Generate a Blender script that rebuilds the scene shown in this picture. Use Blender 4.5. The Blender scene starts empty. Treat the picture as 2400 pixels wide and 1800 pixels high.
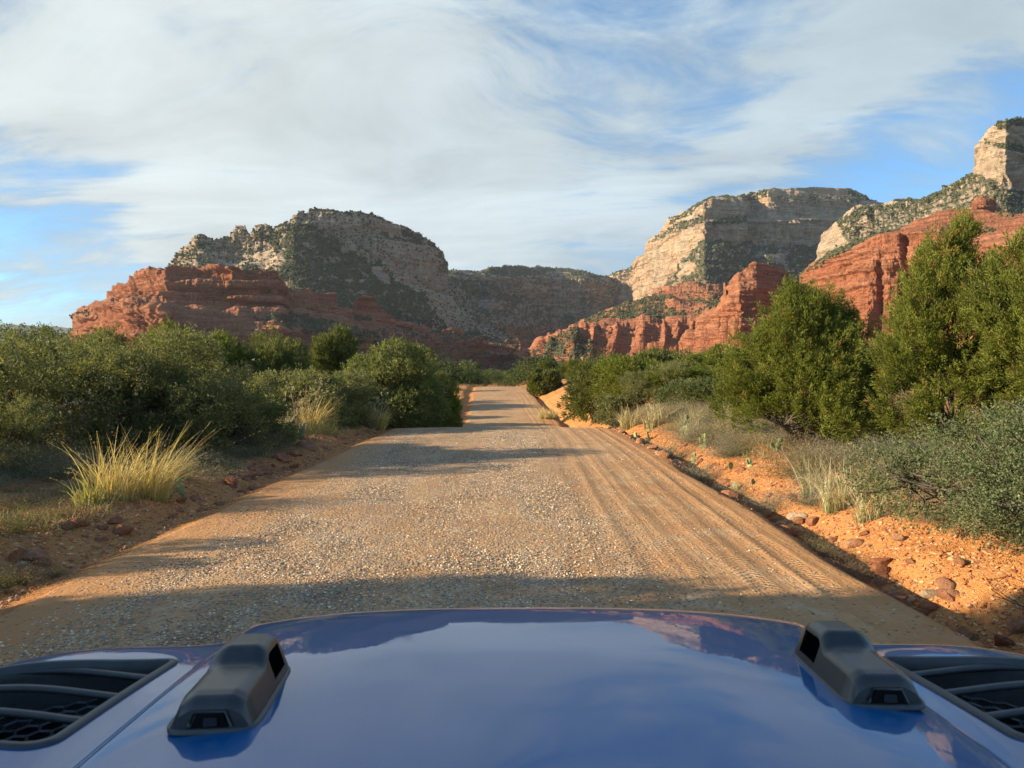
import bpy, math, time
import numpy as np
from mathutils import Vector, Matrix, Euler
T0 = time.time()
S = bpy.context.scene
COL = S.collection

# ------------------------------------------------------------------ camera
F = 740.0                                   # focal length in pixels of a 1024 px wide frame
VPX, HORY = 505.0, 370.0
EYE = Vector((0.0, 0.0, 1.75))
cd = bpy.data.cameras.new('camera'); cam = bpy.data.objects.new('camera', cd); COL.objects.link(cam)
cd.sensor_width = 36.0; cd.lens = F / 1024 * 36.0
cd.clip_start = 0.05; cd.clip_end = 30000
pitch = math.atan((384 - HORY) / F); yaw = math.atan((512 - VPX) / F)
cam.rotation_mode = 'XYZ'
cam.rotation_euler = (math.pi / 2 - pitch, 0, -yaw); cam.location = EYE
cd.dof.use_dof = True; cd.dof.focus_distance = 18.0; cd.dof.aperture_fstop = 11.0
S.camera = cam
CR = np.array(Euler((math.pi / 2 - pitch, 0, -yaw), 'XYZ').to_matrix())

def at(px, py, d):
    """world point seen at pixel (px,py) of the 1024x768 frame, d metres ahead (world y)"""
    px = np.asarray(px, float); py = np.asarray(py, float); d = np.asarray(d, float)
    c = np.stack(np.broadcast_arrays(px - 512, 384 - py, -F + 0 * px), -1)
    w = c @ CR.T
    k = d / w[..., 1]
    return w * k[..., None] + np.array(EYE)

# ------------------------------------------------------------------ light
SUN_EL, SUN_AHEAD = 17.0, -8.0             # sun on the left, a touch behind the truck
se, sa = math.radians(SUN_EL), math.radians(SUN_AHEAD)
sdir = Vector((-math.cos(sa) * math.cos(se), math.sin(sa) * math.cos(se), math.sin(se)))
sl = bpy.data.lights.new('sun', 'SUN'); sun = bpy.data.objects.new('sun', sl); COL.objects.link(sun)
sl.energy = 5.0; sl.angle = math.radians(0.55); sl.color = (1.0, 0.82, 0.57)
sun.rotation_euler = sdir.to_track_quat('Z', 'Y').to_euler()

W = bpy.data.worlds.new("World"); S.world = W; W.use_nodes = True
nt = W.node_tree; nt.nodes.clear()

class NB:
    """tiny node builder"""
    def __init__(s, nt): s.nt = nt
    def n(s, typ, ins=None, **kw):
        nd = s.nt.nodes.new(typ)
        for k, v in kw.items(): setattr(nd, k, v)
        for k, v in (ins or {}).items(): s.put(nd.inputs[k], v)
        return nd
    def put(s, sock, v):
        if isinstance(v, bpy.types.NodeSocket): s.nt.links.new(v, sock)
        elif isinstance(v, bpy.types.Node): s.nt.links.new(v.outputs[0], sock)
        else: sock.default_value = v
    def m(s, op, a, b=0.0, c=0.0, clamp=False):
        nd = s.n('ShaderNodeMath', operation=op, use_clamp=clamp)
        for i, v in enumerate((a, b, c)):
            if i < len(nd.inputs): s.put(nd.inputs[i], v)
        return nd.outputs[0]
    def v(s, op, a, b=None, scale=None):
        nd = s.n('ShaderNodeVectorMath', operation=op)
        s.put(nd.inputs[0], a)
        if b is not None: s.put(nd.inputs[1], b)
        if scale is not None: s.put(nd.inputs['Scale'], scale)
        return nd.outputs['Value'] if op in ('DOT_PRODUCT', 'LENGTH') else nd.outputs[0]
    def noise(s, vec, scale, detail=4, rough=.55, dist=0.0, lac=2.0):
        nd = s.n('ShaderNodeTexNoise', {'Vector': vec, 'Scale': scale, 'Detail': detail, 'Roughness': rough, 'Distortion': dist, 'Lacunarity': lac})
        return nd.outputs['Fac']
    def mr(s, val, a, b, c=0.0, d=1.0, smooth=True):
        nd = s.n('ShaderNodeMapRange', interpolation_type='SMOOTHSTEP' if smooth else 'LINEAR')
        for i, v in enumerate((val, a, b, c, d)): s.put(nd.inputs[i], v)
        return nd.outputs[0]
    def mix(s, f, a, b, mode='MIX'):
        nd = s.n('ShaderNodeMix', data_type='RGBA', blend_type=mode)
        s.put(nd.inputs[0], f); s.put(nd.inputs[6], a); s.put(nd.inputs[7], b)
        return nd.outputs[2]

b = NB(nt)
sky = b.n('ShaderNodeTexSky', sky_type='NISHITA', sun_disc=False, sun_elevation=se, altitude=1300.0,
          air_density=1.0, dust_density=0.35, ozone_density=1.5)
sky.sun_rotation = math.atan2(sdir.x, sdir.y)
geo = b.n('ShaderNodeTexCoord'); D = b.v('NORMALIZE', geo.outputs['Generated'])
sep = b.n('ShaderNodeSeparateXYZ', {0: D}); dx, dy, dz = sep.outputs
zz = b.m('ADD', b.m('MAXIMUM', dz, 0.0), 0.22)
P = b.n('ShaderNodeCombineXYZ', {0: b.m('DIVIDE', dx, zz), 1: b.m('DIVIDE', dy, zz), 2: 0.0}).outputs[0]
# broad soft veil, bent by a slow warp, then finer wisps drawn out along the wind
wrp = b.n('ShaderNodeTexNoise', {'Vector': P, 'Scale': .55, 'Detail': 3.0, 'Roughness': .5})
Pq = b.v('ADD', P, b.v('SCALE', b.v('SUBTRACT', wrp.outputs['Color'], (.5, .5, .5)), scale=1.5))
rot = b.n('ShaderNodeMapping', {0: Pq}); rot.inputs['Rotation'].default_value = (0, 0, math.radians(52)); rot.inputs['Scale'].default_value = (0.55, 1.5, 1)
Pw = rot.outputs[0]
w1 = b.noise(Pw, 0.9, 8, .58, .25)
w2 = b.noise(Pw, 3.2, 8, .66, .35)
w3 = b.noise(P, 1.3, 5, .55, .3)
fld = b.m('ADD', b.m('ADD', b.m('MULTIPLY', w1, .80), b.m('MULTIPLY', w2, 1.15)), b.m('MULTIPLY', w3, .40))
fld = b.m('SUBTRACT', fld, 1.175)
dn = b.n('ShaderNodeTexNoise', {'Vector': Pw, 'Scale': 1.6, 'Detail': 6.0, 'Roughness': .6})
Dw = b.v('NORMALIZE', b.v('ADD', D, b.v('MULTIPLY', b.v('SUBTRACT', dn.outputs['Color'], (.5, .5, .5)), (.55, .3, .28))))
def blob(px, py, rad_px, amt):
    global fld
    p = at(px, py, 1.0) - np.array(EYE); p = p / np.linalg.norm(p)
    dt = b.v('DOT_PRODUCT', Dw, tuple(p))
    k = b.mr(dt, math.cos(math.atan(1.25 * rad_px / F)), 1.0, 0.0, amt)
    fld = b.m('ADD', fld, k)
SB = .46293
for q in [(350, 170, 800, .16), (820, 260, 560, .08), (0, 400, 300, .08), (760, 480, 420, .10), (2120, 150, 380, .34), (1580, 330, 300, .12), (1250, 420, 300, .10), (1150, 60, 380, .04),
          (30, 610, 260, -.38), (220, 590, 170, -.08), (2000, 360, 210, -.60), (1800, 370, 150, -.24), (1640, 100, 200, -.12), (1480, 10, 240, -.05), (1330, 200, 240, -.06), (1900, 80, 500, .10), (2180, 390, 200, -.16), (100, 680, 150, .16), (1150, 560, 250, .05), (1760, 230, 280, .14), (2200, 290, 200, .12), (80, 420, 220, .12)]:
    blob(q[0] * SB, q[1] * SB, q[2] * SB, q[3])
fld = b.m('ADD', fld, .01)
dens = b.mr(fld, -.36, .24, .0, .96)
# veil thinned in the unseen sky overhead and behind us, to cut fill light
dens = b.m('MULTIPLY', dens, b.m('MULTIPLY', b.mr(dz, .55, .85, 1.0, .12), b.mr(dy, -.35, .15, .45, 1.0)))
skyc = b.mix(1.0, sky.outputs[0], (.52, .78, .95, 1), 'MULTIPLY')
# lit cloud: warm and bright towards the sun, bluer where it is thin
sd = b.v('DOT_PRODUCT', D, tuple(sdir))
cl = b.mix(b.mr(sd, -.6, .55), (2.42, 2.9, 3.2, 1), (3.05, 3.33, 3.33, 1))
cl = b.mix(b.mr(fld, .34, -.16), cl, (1.38, 2.08, 2.8, 1))
thick = b.m('ADD', b.mr(b.noise(Pw, 1.7, 7, .62, .3), .3, .72, .86, 1.12), b.mr(w3, .35, .65, -.06, .06))
cl = b.mix(1.0, cl, b.n('ShaderNodeCombineXYZ', {0: thick, 1: thick, 2: thick}).outputs[0], 'MULTIPLY')
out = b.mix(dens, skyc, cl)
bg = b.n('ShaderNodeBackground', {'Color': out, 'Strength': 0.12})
nt.links.new(bg.outputs[0], b.n('ShaderNodeOutputWorld').inputs[0])

S.view_settings.view_transform = 'Standard'; S.view_settings.look = 'None'
S.view_settings.exposure = 1.05; S.view_settings.gamma = 1.0; S.view_settings.use_curve_mapping = False
S.render.engine = 'CYCLES'
S.cycles.max_bounces = 6; S.cycles.transparent_max_bounces = 4; S.cycles.diffuse_bounces = 3; S.cycles.glossy_bounces = 3

# ------------------------------------------------------------------ numpy noise and mesh helpers
def _h(ix, iy, iz, seed):
    n = (ix * 374761393 + iy * 668265263 + iz * 2147483647 + seed * 1274126177) & 0xFFFFFFFF
    n = ((n ^ (n >> 13)) * 1274126177) & 0xFFFFFFFF
    n = ((n ^ (n >> 16)) * 2246822519) & 0xFFFFFFFF
    n = n ^ (n >> 15)
    return (n & 0xFFFFFF) / 8388607.5 - 1.0
def vnoise(x, y, z, seed=0):
    """smooth value noise in -1..1"""
    x, y, z = np.broadcast_arrays(np.asarray(x, float), np.asarray(y, float), np.asarray(z, float))
    x0 = np.floor(x); y0 = np.floor(y); z0 = np.floor(z)
    fx, fy, fz = x - x0, y - y0, z - z0
    fx = fx * fx * (3 - 2 * fx); fy = fy * fy * (3 - 2 * fy); fz = fz * fz * (3 - 2 * fz)
    x0 = x0.astype(np.int64); y0 = y0.astype(np.int64); z0 = z0.astype(np.int64)
    r = 0
    for a in (0, 1):
        for c in (0, 1):
            for e in (0, 1):
                w = (fx if a else 1 - fx) * (fy if c else 1 - fy) * (fz if e else 1 - fz)
                r = r + w * _h(x0 + a, y0 + c, z0 + e, seed)
    return r
def fbm(x, y, z=0.0, o=4, seed=0, g=.5):
    r = 0; a = 1; t = 0
    for i in range(o):
        k = 2.03 ** i
        r = r + a * vnoise(np.asarray(x) * k + 17.3 * i, np.asarray(y) * k + 5.1 * i, np.asarray(z) * k + 9.7 * i, seed + i); t += a; a *= g
    return r / t
def sst(x, a, c):
    t = np.clip((np.asarray(x, float) - a) / (c - a), 0, 1); return t * t * (3 - 2 * t)

def mk(name, V, Fs, mat=None, parent=None, smooth=False, col=None, link=True):
    """V (n,3); Fs array (m,k) or list of such arrays; col (n,3) per-vertex colour"""
    if not isinstance(Fs, (list, tuple)): Fs = [Fs]
    Fs = [np.asarray(f, np.int32) for f in Fs if len(f)]
    me = bpy.data.meshes.new(name)
    V = np.asarray(V, np.float32)
    me.vertices.add(len(V)); me.vertices.foreach_set('co', V.ravel())
    nl = sum(f.size for f in Fs); npoly = sum(len(f) for f in Fs)
    me.loops.add(nl); me.polygons.add(npoly)
    me.loops.foreach_set('vertex_index', np.concatenate([f.ravel() for f in Fs]))
    tot = np.concatenate([np.full(len(f), f.shape[1], np.int32) for f in Fs])
    st = np.concatenate([[0], np.cumsum(tot)[:-1]]).astype(np.int32)
    me.polygons.foreach_set('loop_start', st)
    try: me.polygons.foreach_set('loop_total', tot)
    except Exception: pass
    me.polygons.foreach_set('use_smooth', np.full(npoly, bool(smooth)))
    me.update(calc_edges=True)
    if col is not None:
        at_ = me.attributes.new('col', 'FLOAT_COLOR', 'POINT')
        c4 = np.ones((len(V), 4), np.float32); c4[:, :3] = col
        at_.data.foreach_set('color', c4.ravel())
    if mat: me.materials.append(mat)
    o = bpy.data.objects.new(name, me)
    if link: COL.objects.link(o)
    if parent: o.parent = parent
    return o

def grid_faces(nr, nu):
    i = np.arange((nr - 1) * (nu - 1)); r, c = i // (nu - 1), i % (nu - 1)
    a = r * nu + c
    return np.stack([a, a + 1, a + nu + 1, a + nu], -1)

def tag(o, label=None, cat=None, group=None, kind=None):
    for k, v in (('label', label), ('category', cat), ('group', group), ('kind', kind)):
        if v: o[k] = v
    return o
def empty(name, loc, rz=0.0, sc=1.0):
    o = bpy.data.objects.new(name, None); COL.objects.link(o); o.location = loc; o.rotation_euler.z = rz
    o.scale = (sc,) * 3 if not hasattr(sc, '__len__') else sc
    o.empty_display_size = .1
    return o
def dup(o, loc, rz, sc=1.0, label=None, cat=None, group=None):
    r = o.copy(); COL.objects.link(r); r.location = loc; r.rotation_euler.z = rz
    r.scale = (sc,) * 3 if not hasattr(sc, '__len__') else sc
    for k, v in (('label', label), ('category', cat), ('group', group)):
        if v: r[k] = v
        elif k in r: del r[k]
    for ch in o.children:
        c = ch.copy(); COL.objects.link(c); c.parent = r
    return r

def mat(name):
    m = bpy.data.materials.new(name); m.use_nodes = True
    m.node_tree.nodes.clear()
    return m, NB(m.node_tree)
def finish(m, nb, shader):
    nb.nt.links.new(shader if isinstance(shader, bpy.types.NodeSocket) else shader.outputs[0], nb.n('ShaderNodeOutputMaterial').inputs[0])
    return m
def princ(nb, col, rough=.9, spec=.2, bump=None, bstr=1.0, bdist=.02, **kw):
    ins = {'Base Color': col, 'Roughness': rough, 'Specular IOR Level': spec}
    ins.update(kw)
    p = nb.n('ShaderNodeBsdfPrincipled', ins)
    if bump is not None:
        bp = nb.n('ShaderNodeBump', {'Height': bump, 'Strength': bstr, 'Distance': bdist})
        nb.nt.links.new(bp.outputs[0], p.inputs['Normal'])
    return p

# ------------------------------------------------------------------ terrain shape
def road_c(y): return np.interp(y, [0, 25, 50, 90, 200], [-.35, -.12, .5, -.7, -1.0])
def road_w(y): return np.interp(y, [0, 25, 50, 90, 200], [3.5, 3.5, 3.1, 3.05, 3.0])
YK = [-30, 0, 18, 23, 27, 35, 44, 50, 60, 75, 88, 94, 110, 150, 400]
ZK = [0, 0, 0.0, -.02, -.33, -1.35, -1.85, -1.72, -1.33, -.72, -.36, -.36, -.9, -2.0, -2.5]
_yy = np.linspace(-30, 400, 2151); _zz = np.interp(_yy, YK, ZK)
_k = np.hanning(17); _k /= _k.sum(); _zs = np.convolve(np.pad(_zz, 8, 'edge'), _k, 'valid')
def road_z(y): return np.interp(y, _yy, _zs)
def base_z(x, y):
    """ground height of the whole near valley"""
    x = np.asarray(x, float); y = np.asarray(y, float)
    c, w = road_c(y), road_w(y)
    e = x - c                                    # + right
    z = road_z(y) + 0.0
    wob = .22 * fbm(y / 3.1, x * 0 + 3.0, 0, 3, 11)
    er, el = e - w + wob, -e - w - wob * .8      # distance outside the right / left edge
    # the land beside the dip stays a bit higher than the road
    away = sst(np.abs(e), 4.5, 16)
    zl = np.interp(y, [0, 20, 45, 90, 150, 400], [0, 0, -.9, -.2, -1.6, -2.5])
    rt = sst(e, w + .9, w + 4.5); zr = np.interp(y, [0, 18, 26, 45, 90, 150, 400], [0, .05, .28, .25, .25, -1.2, -2.5])
    z = np.where(e > 0, z * (1 - rt) + zr * rt, z * (1 - away) + zl * away)
    crown = -.05 * np.clip(np.abs(e) / w, 0, 1) ** 2
    r = -.30 * sst(er, -.15, .42) + .30 * sst(er, .42, 1.0) + .30 * sst(er, .7, 1.9) + .25 * sst(er, 2, 8)
    l = -.07 * sst(el, -.2, .2) + .22 * sst(el, .15, 1.1) + .15 * sst(el, 1.5, 6)
    dist = np.hypot(x, y)
    nz = .06 * fbm(x * 1.3, y * 1.3, 0, 4, 5) * sst(np.maximum(er, el), 0.0, .8)
    nz += .05 * fbm(x * 4.2, y * 4.2, 0, 4, 8, .6) * sst(np.maximum(er, el), -.1, .3)
    nz += 1.0 * fbm(x / 60., y / 60., 0, 3, 15) * sst(dist, 60, 250)
    nz += .8 * sst(x, 9, 40) * sst(y, 5, 40)
    return z + crown + r + l + nz
def gz(x, y): return float(base_z(np.array([x]), np.array([y]))[0])

def road_micro(x, y):
    """tyre ruts and washboard pressed in the soft right-hand side, gravel humps in the middle"""
    e = x - road_c(y) + .08 * np.sin(y / 4.0)
    h = 0.012 * fbm(x * 2.5, y * 1.2, 0, 4, 21)
    for c, w, dd in ((1.35, .13, .004), (1.72, .12, .005), (2.22, .14, .006), (2.78, .12, .006), (3.02, .10, .007)):
        t = np.abs(e - c - .06 * vnoise(y / 5, 0, c * 9)) / w
        h = h - dd * (1 - sst(t, .55, 1.0)) + dd * .8 * np.exp(-((t - 1.35) / .3) ** 2)
    return h

# ------------------------------------------------------------------ ground and road
def ground_mat(name, road):
    m, n = mat(name)
    g = n.n('ShaderNodeNewGeometry'); Pp = g.outputs['Position']
    sx = n.n('ShaderNodeSeparateXYZ', {0: Pp}); x, y, z = sx.outputs
    big = n.noise(Pp, .35, 4, .6); mid = n.noise(Pp, 2.3, 6, .65); fine = n.noise(Pp, 22, 5, .7)
    vor = n.n('ShaderNodeTexVoronoi', {'Vector': Pp, 'Scale': 38.0 if road else 30.0, 'Randomness': 1.0})
    vor2 = n.n('ShaderNodeTexVoronoi', {'Vector': Pp, 'Scale': 95.0})
    sepc = n.n('ShaderNodeSeparateXYZ', {0: vor.outputs['Color']})
    if road:
        soil = n.mix(n.mr(big, .35, .65), (.52, .28, .125, 1), (.60, .36, .175, 1))
        soil = n.mix(n.mr(mid, .45, .75), soil, (.64, .45, .26, 1))
        edge = n.m('ADD', n.mr(x, -2.4, -3.5), n.mr(n.m('ADD', x, n.m('MULTIPLY', mid, .6)), 2.4, 3.5))
        soil = n.mix(n.m('MULTIPLY', edge, .7), soil, (.56, .27, .105, 1))
        # gravel lies thickest along the middle, thin in the wheel lines on the right
        mask = n.m('MULTIPLY', n.mr(x, -3.6, -2.2), n.mr(x, 1.9, .6))
        lane = n.n('ShaderNodeCombineXYZ', {0: n.m('MULTIPLY', x, 1.5), 1: n.m('MULTIPLY', y, .22), 2: 0.0})
        patch = n.noise(lane.outputs[0], 1.1, 5, .6)
        cov = n.m('MULTIPLY', mask, n.mr(patch, .32, .60, .25, 1.0))
        cov = n.m('ADD', cov, .10)
        on = n.m('MULTIPLY', n.m('LESS_THAN', sepc.outputs[1], cov), n.mr(vor.outputs['Distance'], .62, .45))
        st = n.n('ShaderNodeValToRGB', {0: sepc.outputs[0]}); cr = st.color_ramp
        cr.elements[0].color = (.15, .14, .12, 1); cr.elements[1].color = (.72, .62, .45, 1)
        for p, c in ((.3, (.24, .22, .18, 1)), (.5, (.42, .37, .28, 1)), (.7, (.50, .33, .18, 1)), (.85, (.44, .39, .29, 1))):
            e = cr.elements.new(p); e.color = c
        c = n.mix(n.m('MULTIPLY', on, .8), soil, st.outputs[0])
        c = n.mix(n.m('MULTIPLY', fine, .35), c, n.mix(1.0, c, (.72, .68, .64, 1), 'MULTIPLY'))
        # tyre tread: short cross bars in three wheel lines
        xx = n.m('ADD', x, n.m('MULTIPLY', n.m('SINE', n.m('MULTIPLY', y, .25)), .08))
        tread = 0.0
        for cx, hw in ((1.30, .13), (1.70, .12), (2.20, .15), (2.72, .13)):
            w = n.mr(n.m('ABSOLUTE', n.m('SUBTRACT', xx, cx)), hw, hw * .7)
            v = n.m('ABSOLUTE', n.m('SUBTRACT', xx, cx))
            bar = n.m('SINE', n.m('ADD', n.m('MULTIPLY', y, 75.0), n.m('MULTIPLY', v, 60.0)))
            tread = n.m('ADD', tread, n.m('MULTIPLY', w, bar))
        lines = n.noise(n.n('ShaderNodeCombineXYZ', {0: n.m('MULTIPLY', x, 22.0), 1: n.m('MULTIPLY', y, .5), 2: 0.0}).outputs[0], 1.0, 3, .6)
        soft = n.mr(x, .6, 1.4)
        h = n.m('ADD', n.m('MULTIPLY', tread, n.m('MULTIPLY', n.mr(mid, .35, .6), .20)), n.m('MULTIPLY', n.m('MULTIPLY', lines, soft), .5))
        h = n.m('ADD', h, n.m('MULTIPLY', n.m('MULTIPLY', on, n.m('SUBTRACT', .7, vor.outputs['Distance'])), 1.3))
        h = n.m('ADD', h, n.m('MULTIPLY', fine, .7)); h = n.m('ADD', h, n.m('MULTIPLY', mid, 1.3))
        p = princ(n, c, .95, .1, h, 1.0, .022)
    else:
        soil = n.mix(n.mr(big, .35, .65), (.53, .225, .072, 1), (.62, .285, .098, 1))
        soil = n.mix(n.mr(mid, .5, .75), soil, (.62, .33, .15, 1))
        soil = n.mix(n.mr(fine, .55, .8), soil, (.36, .15, .07, 1))
        on = n.m('MULTIPLY', n.m('LESS_THAN', sepc.outputs[1], .22), n.mr(vor.outputs['Distance'], .6, .42))
        soil = n.mix(on, soil, n.mix(sepc.outputs[0], (.34, .15, .08, 1), (.62, .40, .24, 1)))
        # dry litter, thicker away from the road
        far = n.mr(n.m('ABSOLUTE', x), 4.4, 6.5)
        lit = n.m('MULTIPLY', far, n.mr(n.noise(Pp, 1.7, 5, .7), .38, .62))
        soil = n.mix(n.m('MULTIPLY', lit, .75), soil, (.20, .155, .085, 1))
        ff = n.mr(n.v('LENGTH', Pp), 90., 260.)
        soil = n.mix(ff, soil, n.mix(n.mr(n.noise(Pp, .07, 5, .7), .4, .6), (.05, .06, .03, 1), (.26, .13, .06, 1)))
        h = n.m('ADD', n.m('MULTIPLY', fine, .9), n.m('MULTIPLY', mid, 1.2))
        h = n.m('ADD', h, n.m('MULTIPLY', on, .8)); h = n.m('ADD', h, n.m('MULTIPLY', vor2.outputs['Distance'], .4))
        p = princ(n, soil, .97, .08, h, 1.0, .03)
    return finish(m, n, p)
M_road = ground_mat('road_dirt', True); M_soil = ground_mat('red_soil', False)

def axis(*seg):
    r = []
    for a, c, st in seg: r.append(np.arange(a, c, st))
    return np.concatenate(r)
def geo(a, c, n): return a * (c / a) ** (np.linspace(0, 1, n))
gx = np.concatenate([-geo(9, 9000, 46)[::-1], np.arange(-8.94, 9, .065), geo(9, 9000, 46)])
gy = np.concatenate([-geo(2, 4000, 22)[::-1], np.arange(-1.5, 2.5, .5), np.arange(2.5, 13, .065), np.arange(13, 26, .11), np.arange(26, 100, .5), geo(100, 12000, 50)])
GX, GY = np.meshgrid(gx, gy)
GZ = base_z(GX, GY)
ee = np.abs(GX - road_c(GY)) - road_w(GY)
GZ = np.where(GY < 112, GZ - .09 * (1 - sst(ee, -.55, -.15)), GZ)
tag(mk('ground', np.stack([GX, GY, GZ], -1).reshape(-1, 3), grid_faces(len(gy), len(gx)), M_soil, smooth=True), 'orange red soil on both sides of the dirt road', 'ground', kind='structure')
ry = np.concatenate([np.arange(-12, 2.5, .3), np.arange(2.5, 12, .045), np.arange(12, 26, .08), np.arange(26, 112, .3)])
ru = np.linspace(-1, 1, 230)
RY, RU = np.meshgrid(ry, ru, indexing='ij')
RX = road_c(RY) + RU * (road_w(RY) + .45)
e_ = np.abs(RX - road_c(RY)) - road_w(RY)
RZ = base_z(RX, RY) + .004 + road_micro(RX, RY) * (1 - sst(e_, -.3, 0)) - .10 * sst(e_ + .12 * fbm(RX * 2, RY * 2, 0, 3, 31), -.12, .12)
tag(mk('road', np.stack([RX, RY, RZ], -1).reshape(-1, 3), grid_faces(len(ry), len(ru))[:, ::-1], M_road, smooth=True), 'tan gravel and dirt road running to the red rock cliffs', 'road', kind='structure')

# ------------------------------------------------------------------ the cliffs
def rock_mat(name, fs):
    m, n = mat(name)
    a = n.n('ShaderNodeAttribute', attribute_name='col')
    g = n.n('ShaderNodeNewGeometry'); Pp = g.outputs['Position']
    mp = n.n('ShaderNodeMapping', {0: Pp}); mp.inputs['Scale'].default_value = (1 / (40 * fs), 1 / (40 * fs), 1 / (2.2 * fs))
    band = n.noise(mp.outputs[0], 1.0, 5, .65)
    mot = n.noise(Pp, 1 / (6. * fs), 6, .7)
    mv = n.n('ShaderNodeMapping', {0: Pp}); mv.inputs['Scale'].default_value = (1 / (2.5 * fs), 1 / (2.5 * fs), 1 / (30 * fs))
    streak = n.noise(mv.outputs[0], 1.0, 4, .6)
    f = n.m('ADD', n.m('ADD', n.mr(band, .3, .7, -.40, .32, False), n.mr(mot, .3, .7, -.22, .2, False)), n.mr(streak, .3, .7, -.16, .14, False))
    f = n.m('ADD', f, 1.0)
    c = n.mix(1.0, a.outputs['Color'], n.n('ShaderNodeCombineXYZ', {0: f, 1: f, 2: f}).outputs[0], 'MULTIPLY')
    h = n.m('ADD', n.m('MULTIPLY', band, 1.4), n.m('ADD', n.m('MULTIPLY', mot, 1.5), n.m('MULTIPLY', streak, .9)))
    p = princ(n, c, .95, .08, h, 1.0, 2.2 * fs)
    return finish(m, n, p)
M_rock = {k: rock_mat('cliff_rock_%s' % k, v) for k, v in (('near', .7), ('mid', 1.2), ('far', 1.9))}

K1 = .42667
def Z1(x, y): return ((150 + x * .49729) * K1, (450 + y * .49729) * K1)
def Z2(x, y): return ((1150 + x * .5651) * K1, (400 + y * .5651) * K1)
def Z7(x, y): return ((2000 + x * .2772) * K1, (240 + y * .2772) * K1)
def Z6(x, y): return ((1400 + x * .26525) * K1, (420 + y * .26525) * K1)
def Z5(x, y): return ((600 + x * .22904) * K1, (480 + y * .22904) * K1)
def L(fn, *pts): return [fn(*p) for p in pts]

RED = np.array([.36, .138, .070]); RED2 = np.array([.47, .225, .125]); RED3 = np.array([.17, .065, .04])
CRM = np.array([.41, .305, .205]); CRM2 = np.array([.53, .42, .295]); GRY = np.array([.26, .205, .16])
VEG = np.array([.050, .062, .034]); VEG2 = np.array([.10, .105, .055])

def inpoly(px, py, poly):
    r = np.zeros(px.shape, bool); n = len(poly)
    for i in range(n):
        x1, y1 = poly[i]; x2, y2 = poly[(i + 1) % n]
        if y1 == y2: continue
        c = ((y1 > py) != (y2 > py)) & (px < (x2 - x1) * (py - y1) / (y2 - y1) + x1)
        r ^= c
    return r

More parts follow.
